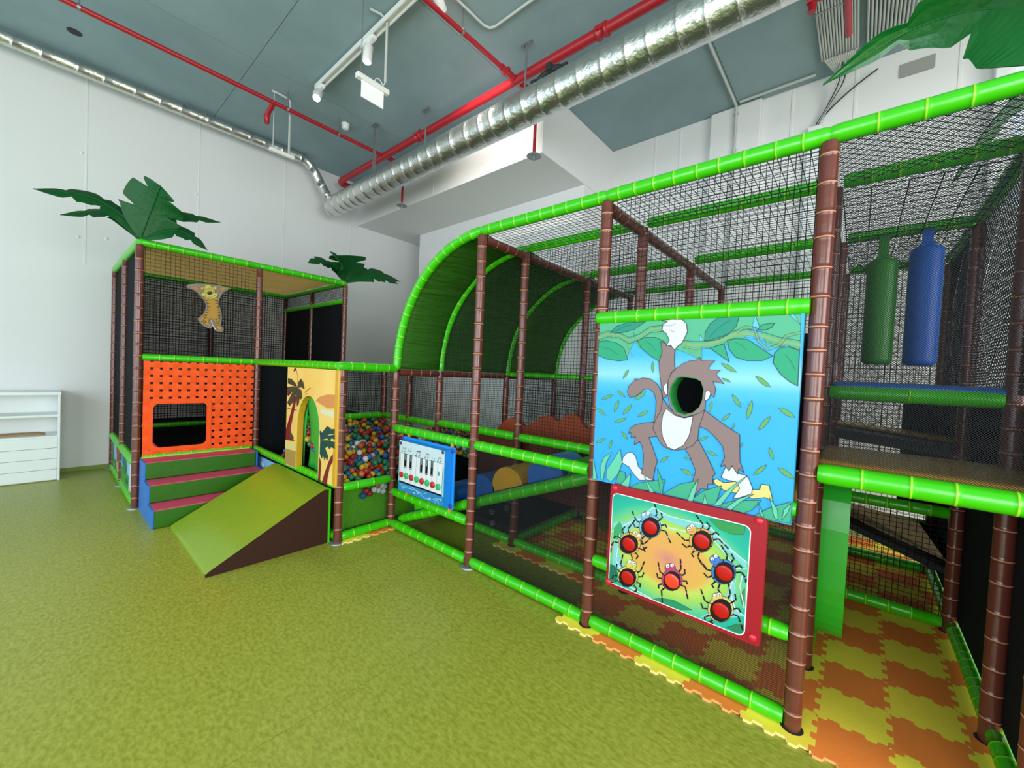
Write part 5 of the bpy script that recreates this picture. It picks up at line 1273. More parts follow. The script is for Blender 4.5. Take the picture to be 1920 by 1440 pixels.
tnet((-3.12, -.47, .08), Y_, Z_, .44, .35, .019, .0010, True)
for x0, x1, y0, y1, z0, z1 in ((-7.2, -5.22, .515, .521, .1, 2.34), (-6.2, -5.24, -1.53, -1.525, .5, 2.56), (-7.22, -6.24, -1.53, -1.525, .5, 2.56), (-4.13, -2.6, 1.5, 1.506, .1, .70), (-7.245, -7.238, -1.5, .5, .3, .64), (-5.25, -5.244, -.48, .48, .1, 1.45), (-5.15, -4.2, -.49, -.484, .08, .46), (-5.16, -4.2, .50, .506, .1, .9)):
    cloth(x0, x1, y0, y1, z0, z1, parent=tw)
cushion('inner_floor', -7.2, -5.23, -1.48, .5, .40, .46, CLOTH, tw)
slab('inner_slide', ((-5.26, -1.47, .70), (-5.26, -1.30, .50), (-5.9, -1.30, .50), (-5.9, -1.47, .70)), .03, mat('pink_vinyl', 'c23a5a', .5), tw)
# printed panels between the lower bars
def picture_panel(name, x0, x1, y, label):
    t = obj(name, MB().box(x0, x1, y-.006, y+.006, .085, .415), mat('sky_print', '7fb6dc', .45), tw, label=label)
    return t
p1 = picture_panel('printed_panel', -7.2, -6.25, -1.545, 'printed panel with trees and a tan animal')
p2 = picture_panel('printed_panel', -6.19, -5.23, -1.545, 'printed panel with sky, waterfall and green meadow')
p3 = picture_panel('printed_panel', -5.15, -4.2, -.512, 'printed panel of blue sky with white clouds')
def blob(cx, cz, rx, rz_, n=14, ph=0): return [(cx+rx*math.cos(2*PI*i/n+ph)*(1+.12*math.sin(3*i)), cz+rz_*math.sin(2*PI*i/n+ph)) for i in range(n)]
def flat(name, par, y, items):
    mb = MB(); ms = []
    for k, (h_, pts) in enumerate(items):
        ms.append(ink(h_)); yy = y-.0006*(k+1)
        mb.add([(a, yy, b) for a, b in pts], [tuple(x) for x in tessellate_polygon([[Vector((a, b, 0)) for a, b in pts]])], k)
    return obj(name, mb, ms, par)
flat('picture', p1, -1.551, [('3f9a3c', [(-7.2, .085), (-6.25, .085), (-6.25, .2), (-6.5, .24), (-6.8, .2), (-7.2, .25)]), ('5f8f5a', blob(-7.05, .28, .12, .1)), ('d8b98a', [(-6.62, .1), (-6.45, .1), (-6.44, .24), (-6.47, .3), (-6.6, .3), (-6.64, .22)]), ('8a5a32', [(-6.6, .22), (-6.44, .22), (-6.45, .31), (-6.59, .31)]), ('c9403c', [(-6.62, .3), (-6.43, .3), (-6.42, .4), (-6.5, .37), (-6.56, .405), (-6.64, .38)]), ('f2de4a', blob(-6.42, .12, .06, .025)), ('e9f0c8', blob(-6.85, .13, .05, .03))])
flat('picture', p2, -1.551, [('49a43f', [(-6.19, .085), (-5.23, .085), (-5.23, .2), (-5.6, .24), (-6.19, .26)]), ('2c7d4a', blob(-5.85, .3, .14, .09)), ('dff0fa', [(-5.55, .13), (-5.3, .09), (-5.28, .38), (-5.5, .4)]), ('3c8fc8', [(-6.19, .3), (-5.98, .27), (-5.95, .41), (-6.19, .41)]), ('1f6a50', blob(-5.7, .16, .08, .03)), ('f0e060', blob(-5.5, .11, .05, .02))])
flat('picture', p3, -.518, [('eef4f8', blob(-4.95, .33, .1, .04)), ('e4eef6', blob(-4.7, .27, .13, .05)), ('f4f8fa', blob(-4.55, .36, .09, .035)), ('5f9fd0', blob(-4.35, .15, .14, .06)), ('f0f6fa', blob(-4.9, .15, .12, .05))])
# ball pit liner under the balls
def pit_z(x, y):
    if y < .52: return (.50+.37*min(max((-3.15-x)/.95, 0), 1)) if x > -4.15 else max(.46, .87+(x+4.15)*1.0)
    return .70
vs = []; fs = []
for i in range(21):
    for j in range(9):
        x, y = -5.12+i*1.97/20, -.46+j*.95/8; vs.append((x, y, pit_z(x, y)-.075))
fs = [(i*9+j, i*9+j+1, (i+1)*9+j+1, (i+1)*9+j) for i in range(20) for j in range(8)]
mb = MB().add(vs, fs, 0, True).box(-4.1, -2.62, .56, 1.46, .55, .625)
obj('ball_pit_liner', mb, CLOTH, tw)

# woven orange wall with a crawl window
wo = thing('woven_wall', (-5.16, -1.02, .48), 'bright orange wall of woven straps with a rounded square opening above the steps', 'woven wall')
STRAP = mat('orange_strap', 'f4540e', .6, .3, bump=(60, .2, .003))
y0, y1, z0, z1 = -1.50, -.55, .50, 1.455
wy0, wy1, wz0, wz1 = -1.425, -.985, .585, 1.035
nv, nh = 13, 13; py, pz = (y1-y0)/nv, (z1-z0)/nh
def strap(horizontal, c, wd, a, b, ph, cut=None):
    mb = MB(); segs = [(a, b)] if not cut else [(a, cut[0]), (cut[1], b)]
    for s0, s1 in segs:
        if s1-s0 < .02: continue
        nn = max(2, int((s1-s0)/(py/3))); vs = []
        for i in range(nn+1):
            t = s0+(s1-s0)*i/nn; x = -5.165+.004*math.cos(PI*(t-(y0 if horizontal else z0))/(py if horizontal else pz)+ph)
            for e in (-1, 1):
                vs.append((x, t, c+e*wd/2) if horizontal else (x, c+e*wd/2, t))
            for e in (1, -1):
                vs.append((x-.002, t, c+e*wd/2) if horizontal else (x-.002, c+e*wd/2, t))
        mb.add(vs, [(i*4+k, i*4+(k+1) % 4, i*4+4+(k+1) % 4, i*4+4+k) for i in range(nn) for k in range(4)], 0)
    if mb.v: obj('strap', mb, STRAP, wo)
for i in range(nv):
    c = y0+(i+.5)*py-.012; inside = wy0 < c < wy1
    strap(False, c, py*.66, z0, z1, PI*i, (wz0, wz1) if inside else None)
for j in range(nh):
    c = z0+(j+.5)*pz; inside = wz0 < c < wz1
    strap(True, c, pz*.70, y0, y1, PI*j+PI, (wy0, wy1) if inside else None)
def rrect(a, b, c, d, r, n=5):
    out = []
    for (cx, cz, t0) in ((b-r, d-r, 0), (a+r, d-r, PI/2), (a+r, c+r, PI), (b-r, c+r, 3*PI/2)):
        for k in range(n+1): out.append((cx+r*math.cos(t0+PI/2*k/n), cz+r*math.sin(t0+PI/2*k/n)))
    return out
obj('window_trim', MB().prism(rrect(wy0-.035, wy1+.035, wz0-.035, wz1+.035, .05), 0, -5.162, -5.154, 0, rrect(wy0, wy1, wz0, wz1, .06)), STRAP, wo)

# soft steps
st = thing('soft_steps', (-4.75, -1.02, 0), 'three padded foam steps with pink treads and blue sides below the orange woven wall', 'steps')
SG = mat('step_green_vinyl', '2a660a', .45, .3, bump=(7, .3, .015)); SP_ = mat('step_pink_vinyl', 'cc4468', .5, .4, bump=(30, .15, .004)); SB = mat('step_blue_vinyl', '2a72c4', .42, .4, bump=(7, .2, .012))
pr = [(-5.14, 0), (-4.42, 0), (-4.42, .165), (-4.66, .165), (-4.66, .33), (-4.90, .33), (-4.90, .495), (-5.14, .495)]
obj('side_panel', MB().prism(pr, 1, -1.52, -1.505), SB, st, bevel=.006)
obj('side_panel', MB().prism(pr, 1, -.585, -.57), SB, st, bevel=.006)
for k in range(3):
    xr = -4.42-.24*k; zt = .165*(k+1)
    obj('riser', MB().box(xr-.04, xr, -1.505, -.585, zt-.165+.003, zt-.006), SG, st, bevel=.008)
    obj('tread', MB().box(xr-.255, xr-.004, -1.505, -.585, zt-.03, zt), SP_, st, bevel=.008)
obj('piping', MB().sweep([(-5.14, -1.51, .499), (-5.14, -.58, .499)], .008, 0, 6), LIME, st)

# soft ramp
ra_ = thing('soft_ramp', (-3.75, -.97, 0), 'green padded wedge ramp with a dark brown side leading to the yellow arch panel', 'ramp')
RG = mat('ramp_green_vinyl', '7f991a', .38, .4, coat=.15, bump=(6, .3, .02)); RBn = mat('ramp_brown_vinyl', '351a10', .55, .25)
prof = [(-1.405, 0), (-1.405, .018), (-1.39, .03), (-.72, .395), (-.60, .452), (-.57, .455), (-.57, 0)]
n = 10; vs = []; top = [(-1.405, .004), (-1.402, .022), (-1.385, .036), (-1.16, .158), (-.93, .283), (-.72, .398), (-.62, .448), (-.57, .456)]
for i in range(n+1):
    x = -4.36+1.185*i/n
    for y, z in top: vs.append((x, y, z+.003*math.sin(PI*i/n)))
m_ = len(top)
mb = MB().add(vs, [(i*m_+j, (i+1)*m_+j, (i+1)*m_+j+1, i*m_+j+1) for i in range(n) for j in range(m_-1)], 0, True)
obj('top_cover', mb, RG, ra_)
obj('core', MB().prism(prof, 1-1, -4.35, -3.19), RG, ra_)
obj('side_panel', MB().prism(prof, 0, -3.19, -3.172), RBn, ra_, bevel=.004)
obj('side_panel', MB().prism(prof, 0, -4.365, -4.35), RBn, ra_)
obj('back_panel', MB().box(-4.36, -3.165, -.57, -.555, 0, .455), GREEN, ra_)

# yellow arch panel with green curtain
ap = thing('arch_panel', (-3.66, -.53, .48), 'yellow beach-print panel with palm trees and an arched doorway with green flaps', 'panel')
hole = [(-3.905, .485), (-3.905, .9)]+[(-3.67-.235*math.cos(PI*i/14), .9+.305*math.sin(PI*i/14)) for i in range(1, 14)]+[(-3.435, .9), (-3.435, .485)]
outer = [(-4.175, .48)]+hole+[(-3.105, .48), (-3.105, 1.455), (-4.175, 1.455)]
obj('panel_board', MB().prism(outer, 1, -.55, -.495, 0, None, 1), [mat('sand_yellow_print', 'ecc264', .32, .5, coat=.3, var=(1.5, 'e8bc58', 'f2d27e', .3, .7)), YELLOW], ap)
obj('edge_band', MB().box(-3.165, -3.10, -.553, -.49, .48, 1.456), YELLOW, ap, bevel=.008)
art(ART_ARCH, 1, -.5505, -1, 'printed_picture', ap)
FL = mat('green_flap_vinyl', '2f9c34', .42, .4, bump=(5, .6, .03))
for (xa, xb, nm) in ((-3.995, -3.90, 'left'), (-3.865, -3.53, 'right')):
    vs = []
    for i in range(9):
        for j in range(13):
            f, h_ = i/8, j/12; z = .50+.72*h_
            if nm == 'left': x = xa+(xb-xa)*f*(.75+.75*h_**1.5)
            else: x = xb-(xb-xa)*(1-f)*(.98+.16*h_**3-.12*math.sin(PI*h_))
            vs.append((x, -.487+.012*math.sin(f*5+h_*3)+.03*(1-h_)*(f if nm == 'left' else (1-f)), z))
    o = obj('curtain_flap', MB().add(vs, [(i*13+j, (i+1)*13+j, (i+1)*13+j+1, i*13+j+1) for i in range(8) for j in range(12)], 0, True), FL, ap)
    so = o.modifiers.new('thick', 'SOLIDIFY'); so.thickness = .004
# ================================================================== PLAY PANELS
def sub(hexa): return ink(hexa)
mk = thing('monkey_panel', (-.52, -.04, .905), 'padded picture panel of a cartoon monkey hanging from a vine with a face hole', 'panel')
SKY = mat('sky_blue_print', '48b8ea', .5, .3)
nt = SKY.node_tree   # printed sky: two pale cloud bands in the print, fixed to the board
tc = nt.nodes.new('ShaderNodeTexCoord'); sp = nt.nodes.new('ShaderNodeSeparateXYZ'); nt.links.new(tc.outputs['Generated'], sp.inputs[0])
cr = nt.nodes.new('ShaderNodeValToRGB'); el = cr.color_ramp.elements
for p_, h_ in ((.0, '2a9ee0'), (.55, '30a2e2'), (.62, '4cb0e2'), (.68, '88c8e4'), (.74, '68bae2'), (.80, '38a8dc')):
    e = el[0] if p_ == 0 else (el[1] if p_ == .55 else el.new(p_)); e.position = p_; e.color = lin(h_)
nt.links.new(sp.outputs['Z'], cr.inputs[0]); nt.links.new(cr.outputs[0], nt.nodes['Principled BSDF'].inputs['Base Color'])
mh = [(a/1000, b/1000) for a, b in PTS_MONKEY_HOLE]
obj('padded_board', MB().prism([(-.996, .905), (-.044, .905), (-.044, 1.806), (-.996, 1.806)], 1, -.06, -.01, 0, mh, 0), SKY, mk)
art(ART_MONKEY, 1, -.0603, -1, 'printed_picture', mk, .00035, hole=mh)
gx, gz = sum(p[0] for p in mh)/len(mh), sum(p[1] for p in mh)/len(mh)
mh2 = [(gx+(a-gx)*.955, gz+(b-gz)*.955) for a, b in mh]
obj('face_hole_rim', MB().prism(mh, 1, -.0625, .03, 0, mh2), mat('rim_green', '1f8a3a', .5), mk)

bgp = thing('bug_game_board', (-.49, -.05, .35), 'red-framed game board with seven cartoon bugs and red push buttons', 'game board')
def rr2(a, b, c, d, r): return rrect(a, b, c, d, r, 5)
BF = mat('board_red', '9c1022', .4, .35)
obj('frame', MB().prism(rr2(-.864, -.124, .348, .912, .018), 1, -.088, -.055), BF, bgp)
obj('mount', MB().box(-.84, -.80, -.056, -.03, .38, .46).box(-.19, -.15, -.056, -.03, .38, .46), DARK, bgp)
obj('white_border', MB().prism(rr2(-.850, -.183, .366, .868, .03), 1, -.0895, -.087), PLASTW, bgp)
JG = mat('jungle_print', '50c0a0', .45, .3)
nt = JG.node_tree; tc = nt.nodes.new('ShaderNodeTexCoord'); mp_ = nt.nodes.new('ShaderNodeMapping'); mp_.inputs['Location'].default_value = (-.47, 0, -.47); 
mp_.inputs['Scale'].default_value = (1, 0, 1)
gr = nt.nodes.new('ShaderNodeTexGradient'); gr.gradient_type = 'SPHERICAL'; cr = nt.nodes.new('ShaderNodeValToRGB'); el = cr.color_ramp.elements
mp2 = nt.nodes.new('ShaderNodeMapping'); mp2.inputs['Scale'].default_value = (1.35, 1, 1.5)
nt.links.new(tc.outputs['Generated'], mp_.inputs[0]); nt.links.new(mp_.outputs[0], mp2.inputs[0]); nt.links.new(mp2.outputs[0], gr.inputs[0]); nt.links.new(gr.outputs['Fac'], cr.inputs[0])
for k, (p_, h_) in enumerate(((0, '14988a'), (.20, '20a890'), (.32, '60b880'), (.45, '98c052'), (.54, 'b4c45c'), (.62, 'd0a04c'), (.84, 'd49858'), (1, 'c47a74'))):
    e = el[k] if k < 2 else el.new(p_); e.position = p_; e.color = lin(h_)
nt.links.new(cr.outputs[0], nt.nodes['Principled BSDF'].inputs['Base Color'])
obj('picture_sheet', MB().prism(rr2(-.846, -.187, .370, .864, .027), 1, -.0900, -.0895), JG, bgp)
art(ART_BUGS, 1, -.0901, -1, 'printed_picture', bgp, .0002)
RB = mat('button_red', 'b40c08', .3, .35)
RBL = mat('button_red_lit', 'f03018', .25, .5, coat=.4, emit=('ff3010', .5))
for k, (a, b) in enumerate(PTS_BUG_BUTTONS):
    obj('push_button', MB().disc((a/1000, -.093, b/1000), (0, -1, 0), .0345, .004, 0, 22, .0035), RBL if k == 4 else RB, bgp)
for x, z in ((-.84, .893), (-.156, .900), (-.154, .380), (-.85, .368)):
    obj('bolt', MB().disc((x, -.086, z), (0, -1, 0), .017, .004, 0, 14, .009), mat('bolt_red', 'c81c34', .3), bgp)

pn = thing('piano_panel', (-2.55, -.05, .40), 'blue piano play panel with black and white keys and round red and green buttons', 'play panel')
PB = mat('panel_blue', '1a86e0', .4, .4)
obj('back_plate', MB().box(-2.925, -2.215, -.045, -.025, .40, .893), PB, pn, bevel=.006)
obj('panel_box', MB().box(-2.844, -2.241, -.1195, -.045, .441, .874), PB, pn, bevel=.004)
art(ART_PIANO, 1, -.1197, -1, 'printed_picture', pn, .0002)
for k, (a, b) in enumerate(PTS_PIANO_BUTTONS):
    obj('button', MB().disc((a/1000, -.1215, b/1000), (0, -1, 0), .026, .008, 0, 18, .006), mat('button_dark_red', 'b01c24', .35) if k % 2 == 0 else mat('button_green', '22a860', .35), pn, label='red round button' if k % 2 == 0 else 'green round button')
for x, z in ((-2.90, .87), (-2.235, .868), (-2.235, .43), (-2.90, .43)):
    obj('bolt', MB().disc((x, -.044, z), (0, -1, 0), .02, .006, 0, 14, .006), mat('bolt_blue', '2a3ca0', .3), pn)
for x, z in ((-2.82, .85), (-2.26, .86)):
    obj('bolt', MB().disc((x, -.1195, z), (0, -1, 0), .014, .004, 0, 12, .004), mat('bolt_purple', '4a2a6a', .3), pn)
for x in (-2.86, -2.28):
    obj('bracket', MB().box(x, x+.02, -.03, -.012, .34, .40).box(x, x+.02, -.03, -.012, .89, .95), YELLOW, pn)

tg = thing('tiger_cutout', (-5.16, -.97, 1.80), 'flat cut-out of a hanging cartoon tiger cub fixed to the tower net', 'cut-out')
obj('backing_board', MB().prism([(a/1000, b/1000) for a, b in PTS_TIGER_BACK], 0, -5.16, -5.1405), mat('backing_grey', '7d746a', .5), tg)
art(ART_TIGER, 0, -5.1402, 1, 'printed_figure', tg, .0005)

# ================================================================== PUNCHING BAGS
for nm, x, zb, zt, r, m, lb in (('g', .222, 1.665, 2.36, .078, mat('bag_green', '247a1c', .42, .4), 'dark green hanging punching bag on the left inside the net'), ('b', .425, 1.66, 2.41, .080, mat('bag_blue', '1258b4', .42, .4), 'blue hanging punching bag on the right inside the net')):
    t = thing('punching_bag', (x, 1.5, zb), lb, 'punching bag', 'punching bags in the right bay')
    obj('bag_body', MB().lathe((x, 1.5, zb), [(.01, 0), (r*.8, .002), (r*.97, .015), (r, .035), (r, .3), (r*1.01, .5), (r, zt-zb-.045), (r*.985, zt-zb-.025), (r*.9, zt-zb-.008), (r*.7, zt-zb), (.01, zt-zb+.004)], n=24), m, t)
    obj('hanging_strap', MB().box(x-.034, x+.034, 1.49, 1.51, zt-.01, zt+.03).box(x-.026, x+.026, 1.494, 1.506, zt+.03, ZT-.02), m, t, bevel=.004)

# ================================================================== PALM LEAVES
def cr_path(P, n):
    P = [Vector(p) for p in P]; pts = smooth_path(P, 12); L = [0]
    for i in range(1, len(pts)): L.append(L[-1]+(pts[i]-pts[i-1]).length)
    out = []
    for k in range(n+1):
        d = L[-1]*k/n; i = 0
        while i < len(L)-2 and L[i+1] < d: i += 1
        f = (d-L[i])/max(L[i+1]-L[i], 1e-9); out.append(pts[i]+(pts[i+1]-pts[i])*f)
    return out
def leaf(path, wid, nrm, parent, cuts=(.45, .72), fold=.35, base=.18, peak=.5, tip=2.2):
    lm = LEAF2 if parent.location.x > -1 else LEAF
    """fabric leaf: folded along its midrib, notched at the cuts"""
    N = 30; P = cr_path(path, N); nrm = Vector(nrm); vs = []
    for i, p in enumerate(P):
        s = i/N; t = (P[min(i+1, N)]-P[max(i-1, 0)]).normalized(); side = t.cross(nrm).normalized(); up = side.cross(t)
        w_ = wid*(base+(1-base)*math.sin(min(s/peak, 1)*PI/2)) if s < peak else wid*max(0.02, 1-((s-peak)/(1-peak))**tip)
        row = []
        for sd in (-1, 1):
            k = 1
            for c in cuts:
                c2 = c+(.03 if sd > 0 else 0)
                if c2 <= s < c2+.09: k = min(k, .42+.58*((s-c2)/.09))
                elif c2-.02 <= s < c2: k = max(k, 1.08)
            row.append(p+side*sd*w_*k-up*fold*w_*k*.5)
        mid = p
        vs += [row[0], p+(row[0]-p)*.5+up*.02*wid, mid, p+(row[1]-p)*.5+up*.02*wid, row[1]]
    fs = [(i*5+k, i*5+k+1, i*5+5+k+1, i*5+5+k) for i in range(N) for k in range(4)]
    o = obj('leaf', MB().add(vs, fs, 0, False), lm, parent)
    so = o.modifiers.new('thick', 'SOLIDIFY'); so.thickness = .005
    obj('midrib', MB().sweep([v+Vector((0, 0, -.004)) for v in P], [.008-.005*i/N for i in range(N+1)], 0, 6), lm, o)
pl = thing('palm_crown', (-5.19, -1.54, 2.63), 'crown of dark green artificial palm leaves on the left corner of the play tower', 'palm')
b_ = (-5.19, -1.54, 2.63)
leaf([b_, (-5.24, -1.64, 2.81), (-5.27, -1.76, 2.90), (-5.30, -1.90, 2.95), (-5.34, -2.21, 2.90)], .10, (.75, -.05, .65), pl, fold=.5)
leaf([b_, (-5.34, -1.66, 2.83), (-5.42, -1.80, 2.86), (-5.48, -2.05, 2.76)], .10, (.6, 0, .8), pl, fold=.3)
leaf([b_, (-5.14, -1.50, 2.80), (-5.04, -1.46, 2.98), (-4.88, -1.44, 3.09)], .235, (.95, -.2, .25), pl, cuts=(.45, .80), fold=.2, base=.05, peak=.50, tip=5)
leaf([b_, (-5.15, -1.43, 2.80), (-5.10, -1.25, 2.93), (-5.06, -.93, 2.95)], .085, (.7, .1, .7), pl, fold=.4)
leaf([b_, (-5.1, -1.37, 2.74), (-5.02, -1.23, 2.75), (-4.96, -1.06, 2.61)], .10, (.8, .2, .6), pl, fold=.25)
leaf([b_, (-5.36, -1.52, 2.78), (-5.55, -1.5, 2.84), (-5.8, -1.46, 2.78)], .14, (0, 0, 1), pl)
p2_ = thing('palm_crown', (-5.19, .52, 2.63), 'smaller crown of dark green artificial palm leaves on the right corner of the tower roof', 'palm')
b_ = (-5.19, .52, 2.63)
leaf([b_, (-5.15, .515, 2.75), (-5.10, .50, 2.86), (-5.04, .48, 2.95)], .25, (.92, -.1, .25), p2_, cuts=(.7,), fold=.12, base=.05, peak=.85, tip=5)
leaf([b_, (-5.14, .46, 2.76), (-5.05, .36, 2.86), (-4.93, .21, 2.88)], .16, (.8, -.1, .6), p2_, fold=.3)
leaf([b_, (-5.17, .36, 2.78), (-5.13, .15, 2.82), (-5.08, -.02, 2.74)], .10, (.7, 0, .7), p2_, fold=.3)
leaf([b_, (-5.14, .68, 2.74), (-5.08, .95, 2.80), (-5.02, 1.22, 2.72)], .14, (.75, 0, .65), p2_, fold=.2)
leaf([b_, (-5.22, .74, 2.80), (-5.22, 1.02, 2.86), (-5.2, 1.38, 2.80)], .11, (.7, .1, .7), p2_, fold=.3)
p3_ = thing('palm_crown', (.62, .05, 2.6), 'big shiny green artificial palm leaves on the right end of the climbing frame', 'palm')
b_ = (.66, .03, 2.6)
leaf([b_, (.55, .12, 2.84), (.40, .22, 3.0), (.20, .29, 3.05), (-.065, .32, 2.965)], .17, (0, .75, .6), p3_, cuts=(.42, .70), fold=.3, peak=.3, tip=1.05)
leaf([b_, (.68, -.02, 2.82), (.60, -.10, 2.98), (.44, -.16, 2.99), (.28, -.18, 2.93)], .12, (-.2, .5, .85), p3_, cuts=(.55,), fold=.3)
leaf([b_, (.66, .3, 2.82), (.64, .62, 2.88), (.55, 1.0, 2.80), (.48, 1.2, 2.68)], .15, (-.7, 0, .7), p3_, fold=.4)
leaf([b_, (.8, -.1, 2.85), (1.0, -.25, 2.95), (1.3, -.4, 2.85)], .17, (0, 0, 1), p3_)
leaf([b_, (.85, .2, 2.85), (1.1, .4, 2.92), (1.4, .7, 2.8)], .17, (0, 0, 1), p3_)

# ================================================================== FOAM FLOOR TILES
fm = thing('foam_play_mat', (-.2, 1.2, 0), 'puzzle mat of yellow and orange foam tiles under the climbing frame', 'mat')
T = .2505
TY = mat('yellow_foam', 'ffe648', .8, .2, bump=(90, .25, .003)); TO = mat('orange_foam_tile', 'fb8a3a', .8, .2, bump=(90, .25, .003))
TE = mat('foam_cut_edge', 'f4d98c', .8, .2); TEO = mat('foam_cut_edge_orange', 'f2a868', .8, .2)
def tile_mesh(mt, me_):
    n = 6; d = .0105; g = .0016; p = T/n; q = []
    def edge(k, rev):          # tooth wave along one side, as offsets (along, out)
        o = []
        for i in range(n):
            s = d if i % 2 == 0 else -d
            a0, a1 = i*p+(.0 if i == 0 else g), (i+1)*p-(.0 if i == n-1 else g)
            lo, hi = (a0+.004, a1-.004) if s > 0 else (a0-.004, a1+.004)
            o += [(max(a0, .006), 0), (max(lo, .006) if i == 0 else lo, s), (hi if i < n-1 else min(hi, T-.006), s), (min(a1, T-.006), 0)]
        return o
    e = edge(0, 0)
    bottom = [(a, -s) for a, s in e]                      # y = 0 side, tooth out = -y
    right = [(T+s2, a) for a, s2 in [(a, -s) for a, s in e]]
    top = [(T-a, T+(-s_)) for a, s_ in [(T-a, -s) for a, s in reversed(e)]]
    top = [(a, T-s) for a, s in reversed(e)]
    left = [(-s2, a) for a, s2 in [(a, s) for a, s in reversed(e)]]
    right = [(T-s, a) for a, s in e]
    poly = bottom+right+top+left
    c = [p_ for i, p_ in enumerate(poly) if i == 0 or (abs(p_[0]-poly[i-1][0])+abs(p_[1]-poly[i-1][1])) > 1e-5]
    mb = MB().prism(c, 2, .012, 0, 0, None, 1)
    me = bpy.data.meshes.new('foam_tile'); me.from_pydata([(a-T/2, b-T/2, z) for a, b, z in mb.v], [], mb.f)
    me.materials.append(mt); me.materials.append(me_); me.polygons.foreach_set('material_index', mb.m); me.update()
    return me
MY, MO = tile_mesh(TY, TE), tile_mesh(TO, TEO)
def put_tile(x, y, yellow):
    o = bpy.data.objects.new('foam_tile', MY if yellow else MO); COL.objects.link(o); o.parent = fm
    o.location = Vector((x+T/2, y+T/2, .0005))-WO[fm]; WO[o] = Vector((x+T/2, y+T/2, 0))
TX0, TY0 = -1.178, -.088
for j in range(13):
    for i in range(-4, 11):
        x, y = TX0+i*T, TY0+j*T
        if x < TX0-.01 and j < 2: continue
        if x < TX0-.01 and j > 5: continue
        if x > 1.2: continue
        put_tile(x, y, (i+j) % 2 == 0)
for k in range(2): put_tile(-3.30, -.50+k*T, k == 0)

# ================================================================== BALLS
def ball_mesh(name, m, sub_=2):
    import bmesh
    me = bpy.data.meshes.new(name); bm = bmesh.new(); bmesh.ops.create_icosphere(bm, subdivisions=sub_, radius=.0295)
    for f in bm.faces: f.smooth = True
    bm.to_mesh(me); bm.free(); me.materials.append(m); return me
BC = [('red', '96201a'), ('orange', 'b4521a'), ('yellow', 'bd9520'), ('green', '1b6e50'), ('blue', '1a5a98'), ('white', 'c0c8c8')]
BM = {n: ball_mesh('ball_'+n, mat('ball_'+n, h, .38, .4, coat=.1)) for n, h in BC}
camv = Vector(cam.matrix_world.translation)
pts = []; R = .0295
def scatter(x0, x1, y0, y1, zf):
    px = R*2.02; py_ = px*.87; j = 0; y = y0
    while y < y1:
        x = x0+(px/2 if j % 2 else 0)
        while x < x1:
            jx, jy = x+random.uniform(-.007, .007), y+random.uniform(-.007, .007)
            pts.append((jx, jy, zf(jx, jy)-R+random.uniform(-.010, .012)))
            if random.random() < .38: pts.append((jx+R*random.uniform(.6, 1), jy+R*.58, zf(jx, jy)+random.uniform(.006, .016)))
            x += px
        y += py_; j += 1
scatter(-4.6, -3.17, -.455, .48, pit_z)
scatter(-4.08, -2.64, .585, 1.45, pit_z)
names = [n for n, h in BC]; wts = [19, 15, 19, 20, 20, 8]
def settle(P, it=14):           # push overlapping balls apart so that they only touch
    P = [list(p) for p in P]; D = 2*R
    for _ in range(it):
        grid = {}
        for i, p in enumerate(P): grid.setdefault((int(p[0]//D), int(p[1]//D)), []).append(i)
        for (gx_, gy_), ids in grid.items():
            near = [j for ax_ in (-1, 0, 1) for ay_ in (-1, 0, 1) for j in grid.get((gx_+ax_, gy_+ay_), ())]
            for i in ids:
                p = P[i]
                for j in near:
                    if j <= i: continue
                    q = P[j]; v = (q[0]-p[0], q[1]-p[1], q[2]-p[2]); l2 = v[0]**2+v[1]**2+v[2]**2
                    if l2 < D*D:
                        l = math.sqrt(l2) or 1e-6; k = (D-l)/l*.5
                        for c in range(3): p[c] -= v[c]*k; q[c] += v[c]*k
        for p in P:
            p[2] = max(p[2], pit_z(p[0], p[1])-.043)
            if p[1] < .52: p[0] = min(p[0], -3.165); p[1] = min(max(p[1], -.46), .47)
            else: p[1] = max(p[1], .58)
    return P
pts = settle(pts)
pts = [(p, random.choices(names, wts)[0]) for p in pts]
def vis(p):
    x, y, z = p
    if y > .52: return 0 if x < -3.2 else .55
    if x > -4.15: return 1
    return .3
pts.sort(key=lambda q: -vis(q[0])/(Vector(q[0])-camv).length)
for (p, n) in pts[:278]:
    o = bpy.data.objects.new('ball', BM[n]); COL.objects.link(o); o.location = p; WO[o] = Vector(p)
    o.rotation_euler = (random.random()*6, random.random()*6, 0)
    tag(o, n+' plastic ball in the ball pit', 'ball', n+' balls heaped in the ball pit')
big = MB(); bm_mats = [mat('ball_'+n, 'ffffff') for n in names]; ico = {}
me0 = ball_mesh('tmp', BM['red'].materials[0], 1)
iv = [tuple(v.co) for v in me0.vertices]; jf = [tuple(p.vertices) for p in me0.polygons]
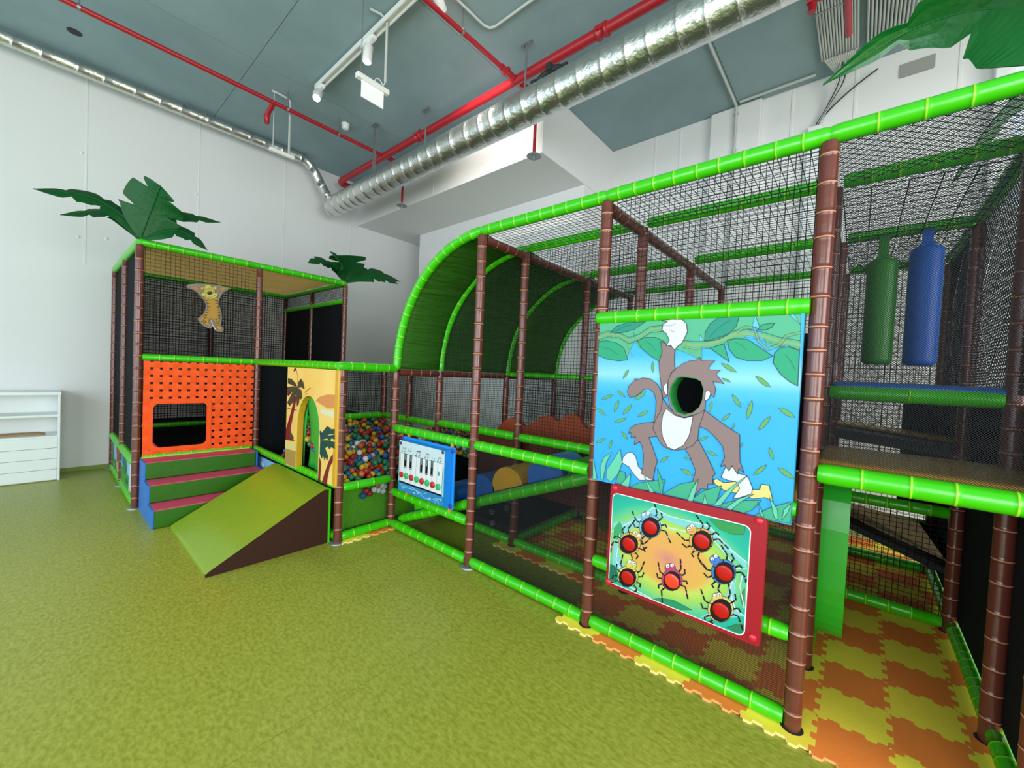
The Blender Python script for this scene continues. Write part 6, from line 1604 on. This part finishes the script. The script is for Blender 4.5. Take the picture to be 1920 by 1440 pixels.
for (p, n) in pts[278:]:
    big.add([(a+p[0], b+p[1], c+p[2]) for a, b, c in iv], jf, names.index(n), True)
if big.v: tag(obj('ball_heap', big, bm_mats), 'remaining coloured plastic balls deeper in the ball pit', 'balls', kind='stuff')
for x, y, z, n, lb in ((-3.142, -.235, .405, 'red', 'dark red ball caught low behind the net under the green bar, upper left'), (-3.142, -.20, .372, 'red', 'dark red ball caught low behind the net, lower one'), (-3.142, -.265, .365, 'blue', 'single blue ball caught low behind the net under the green bar'), (-3.142, -.158, .40, 'white', 'white ball caught low behind the net, leftmost white one'), (-3.142, -.112, .385, 'white', 'white ball caught low behind the net, second white one'), (-3.142, -.066, .37, 'white', 'white ball caught low behind the net, lowest white one'), (-3.142, -.075, .425, 'white', 'white ball caught low behind the net, upper white one'), (-3.155, -.045, .41, 'white', 'white ball caught low behind the net beside the post'), (-3.15, -.125, .43, 'orange', 'orange ball caught low behind the net among white balls')):
    o = bpy.data.objects.new('ball', BM[n]); COL.objects.link(o); o.location = (x-.02, y, z-.025); WO[o] = Vector((x-.02, y, z-.025)); tag(o, lb, 'ball')
# green pit skirt behind the low net
obj('pit_skirt', MB().box(-3.215, -3.205, -.48, .45, .06, .43), mat('skirt_green', '55a01e', .8, .2), tw)
# a few white balls that rolled under the platform
sk = [(-2.36, .575, .207), (-2.347, .575, .106), (-2.557, .575, .207), (-2.166, .575, .363), (-2.181, .575, .292), (-2.10, .59, .187)]
for k, (x, y, z) in enumerate(sk):
    o = bpy.data.objects.new('ball', BM['white']); COL.objects.link(o); o.location = (x, y, z); WO[o] = o.location.copy()
    tag(o, 'white ball showing dimly through the black mesh under the ramp', 'ball', 'white balls behind the black mesh')

# ================================================================== TO REAL SIZE (metres)
for me in list(bpy.data.meshes):
    if me.users: me.transform(Matrix.Scale(K, 4))
for o in list(COL.objects):
    o.location = o.location*K
    for md in o.modifiers:
        if md.type == 'BEVEL': md.width *= K
        if md.type == 'SOLIDIFY': md.thickness *= K
for l in LIGHTS:
    if l.data.type == 'AREA': l.data.size *= K; l.data.size_y *= K
    l.data.energy *= K*K
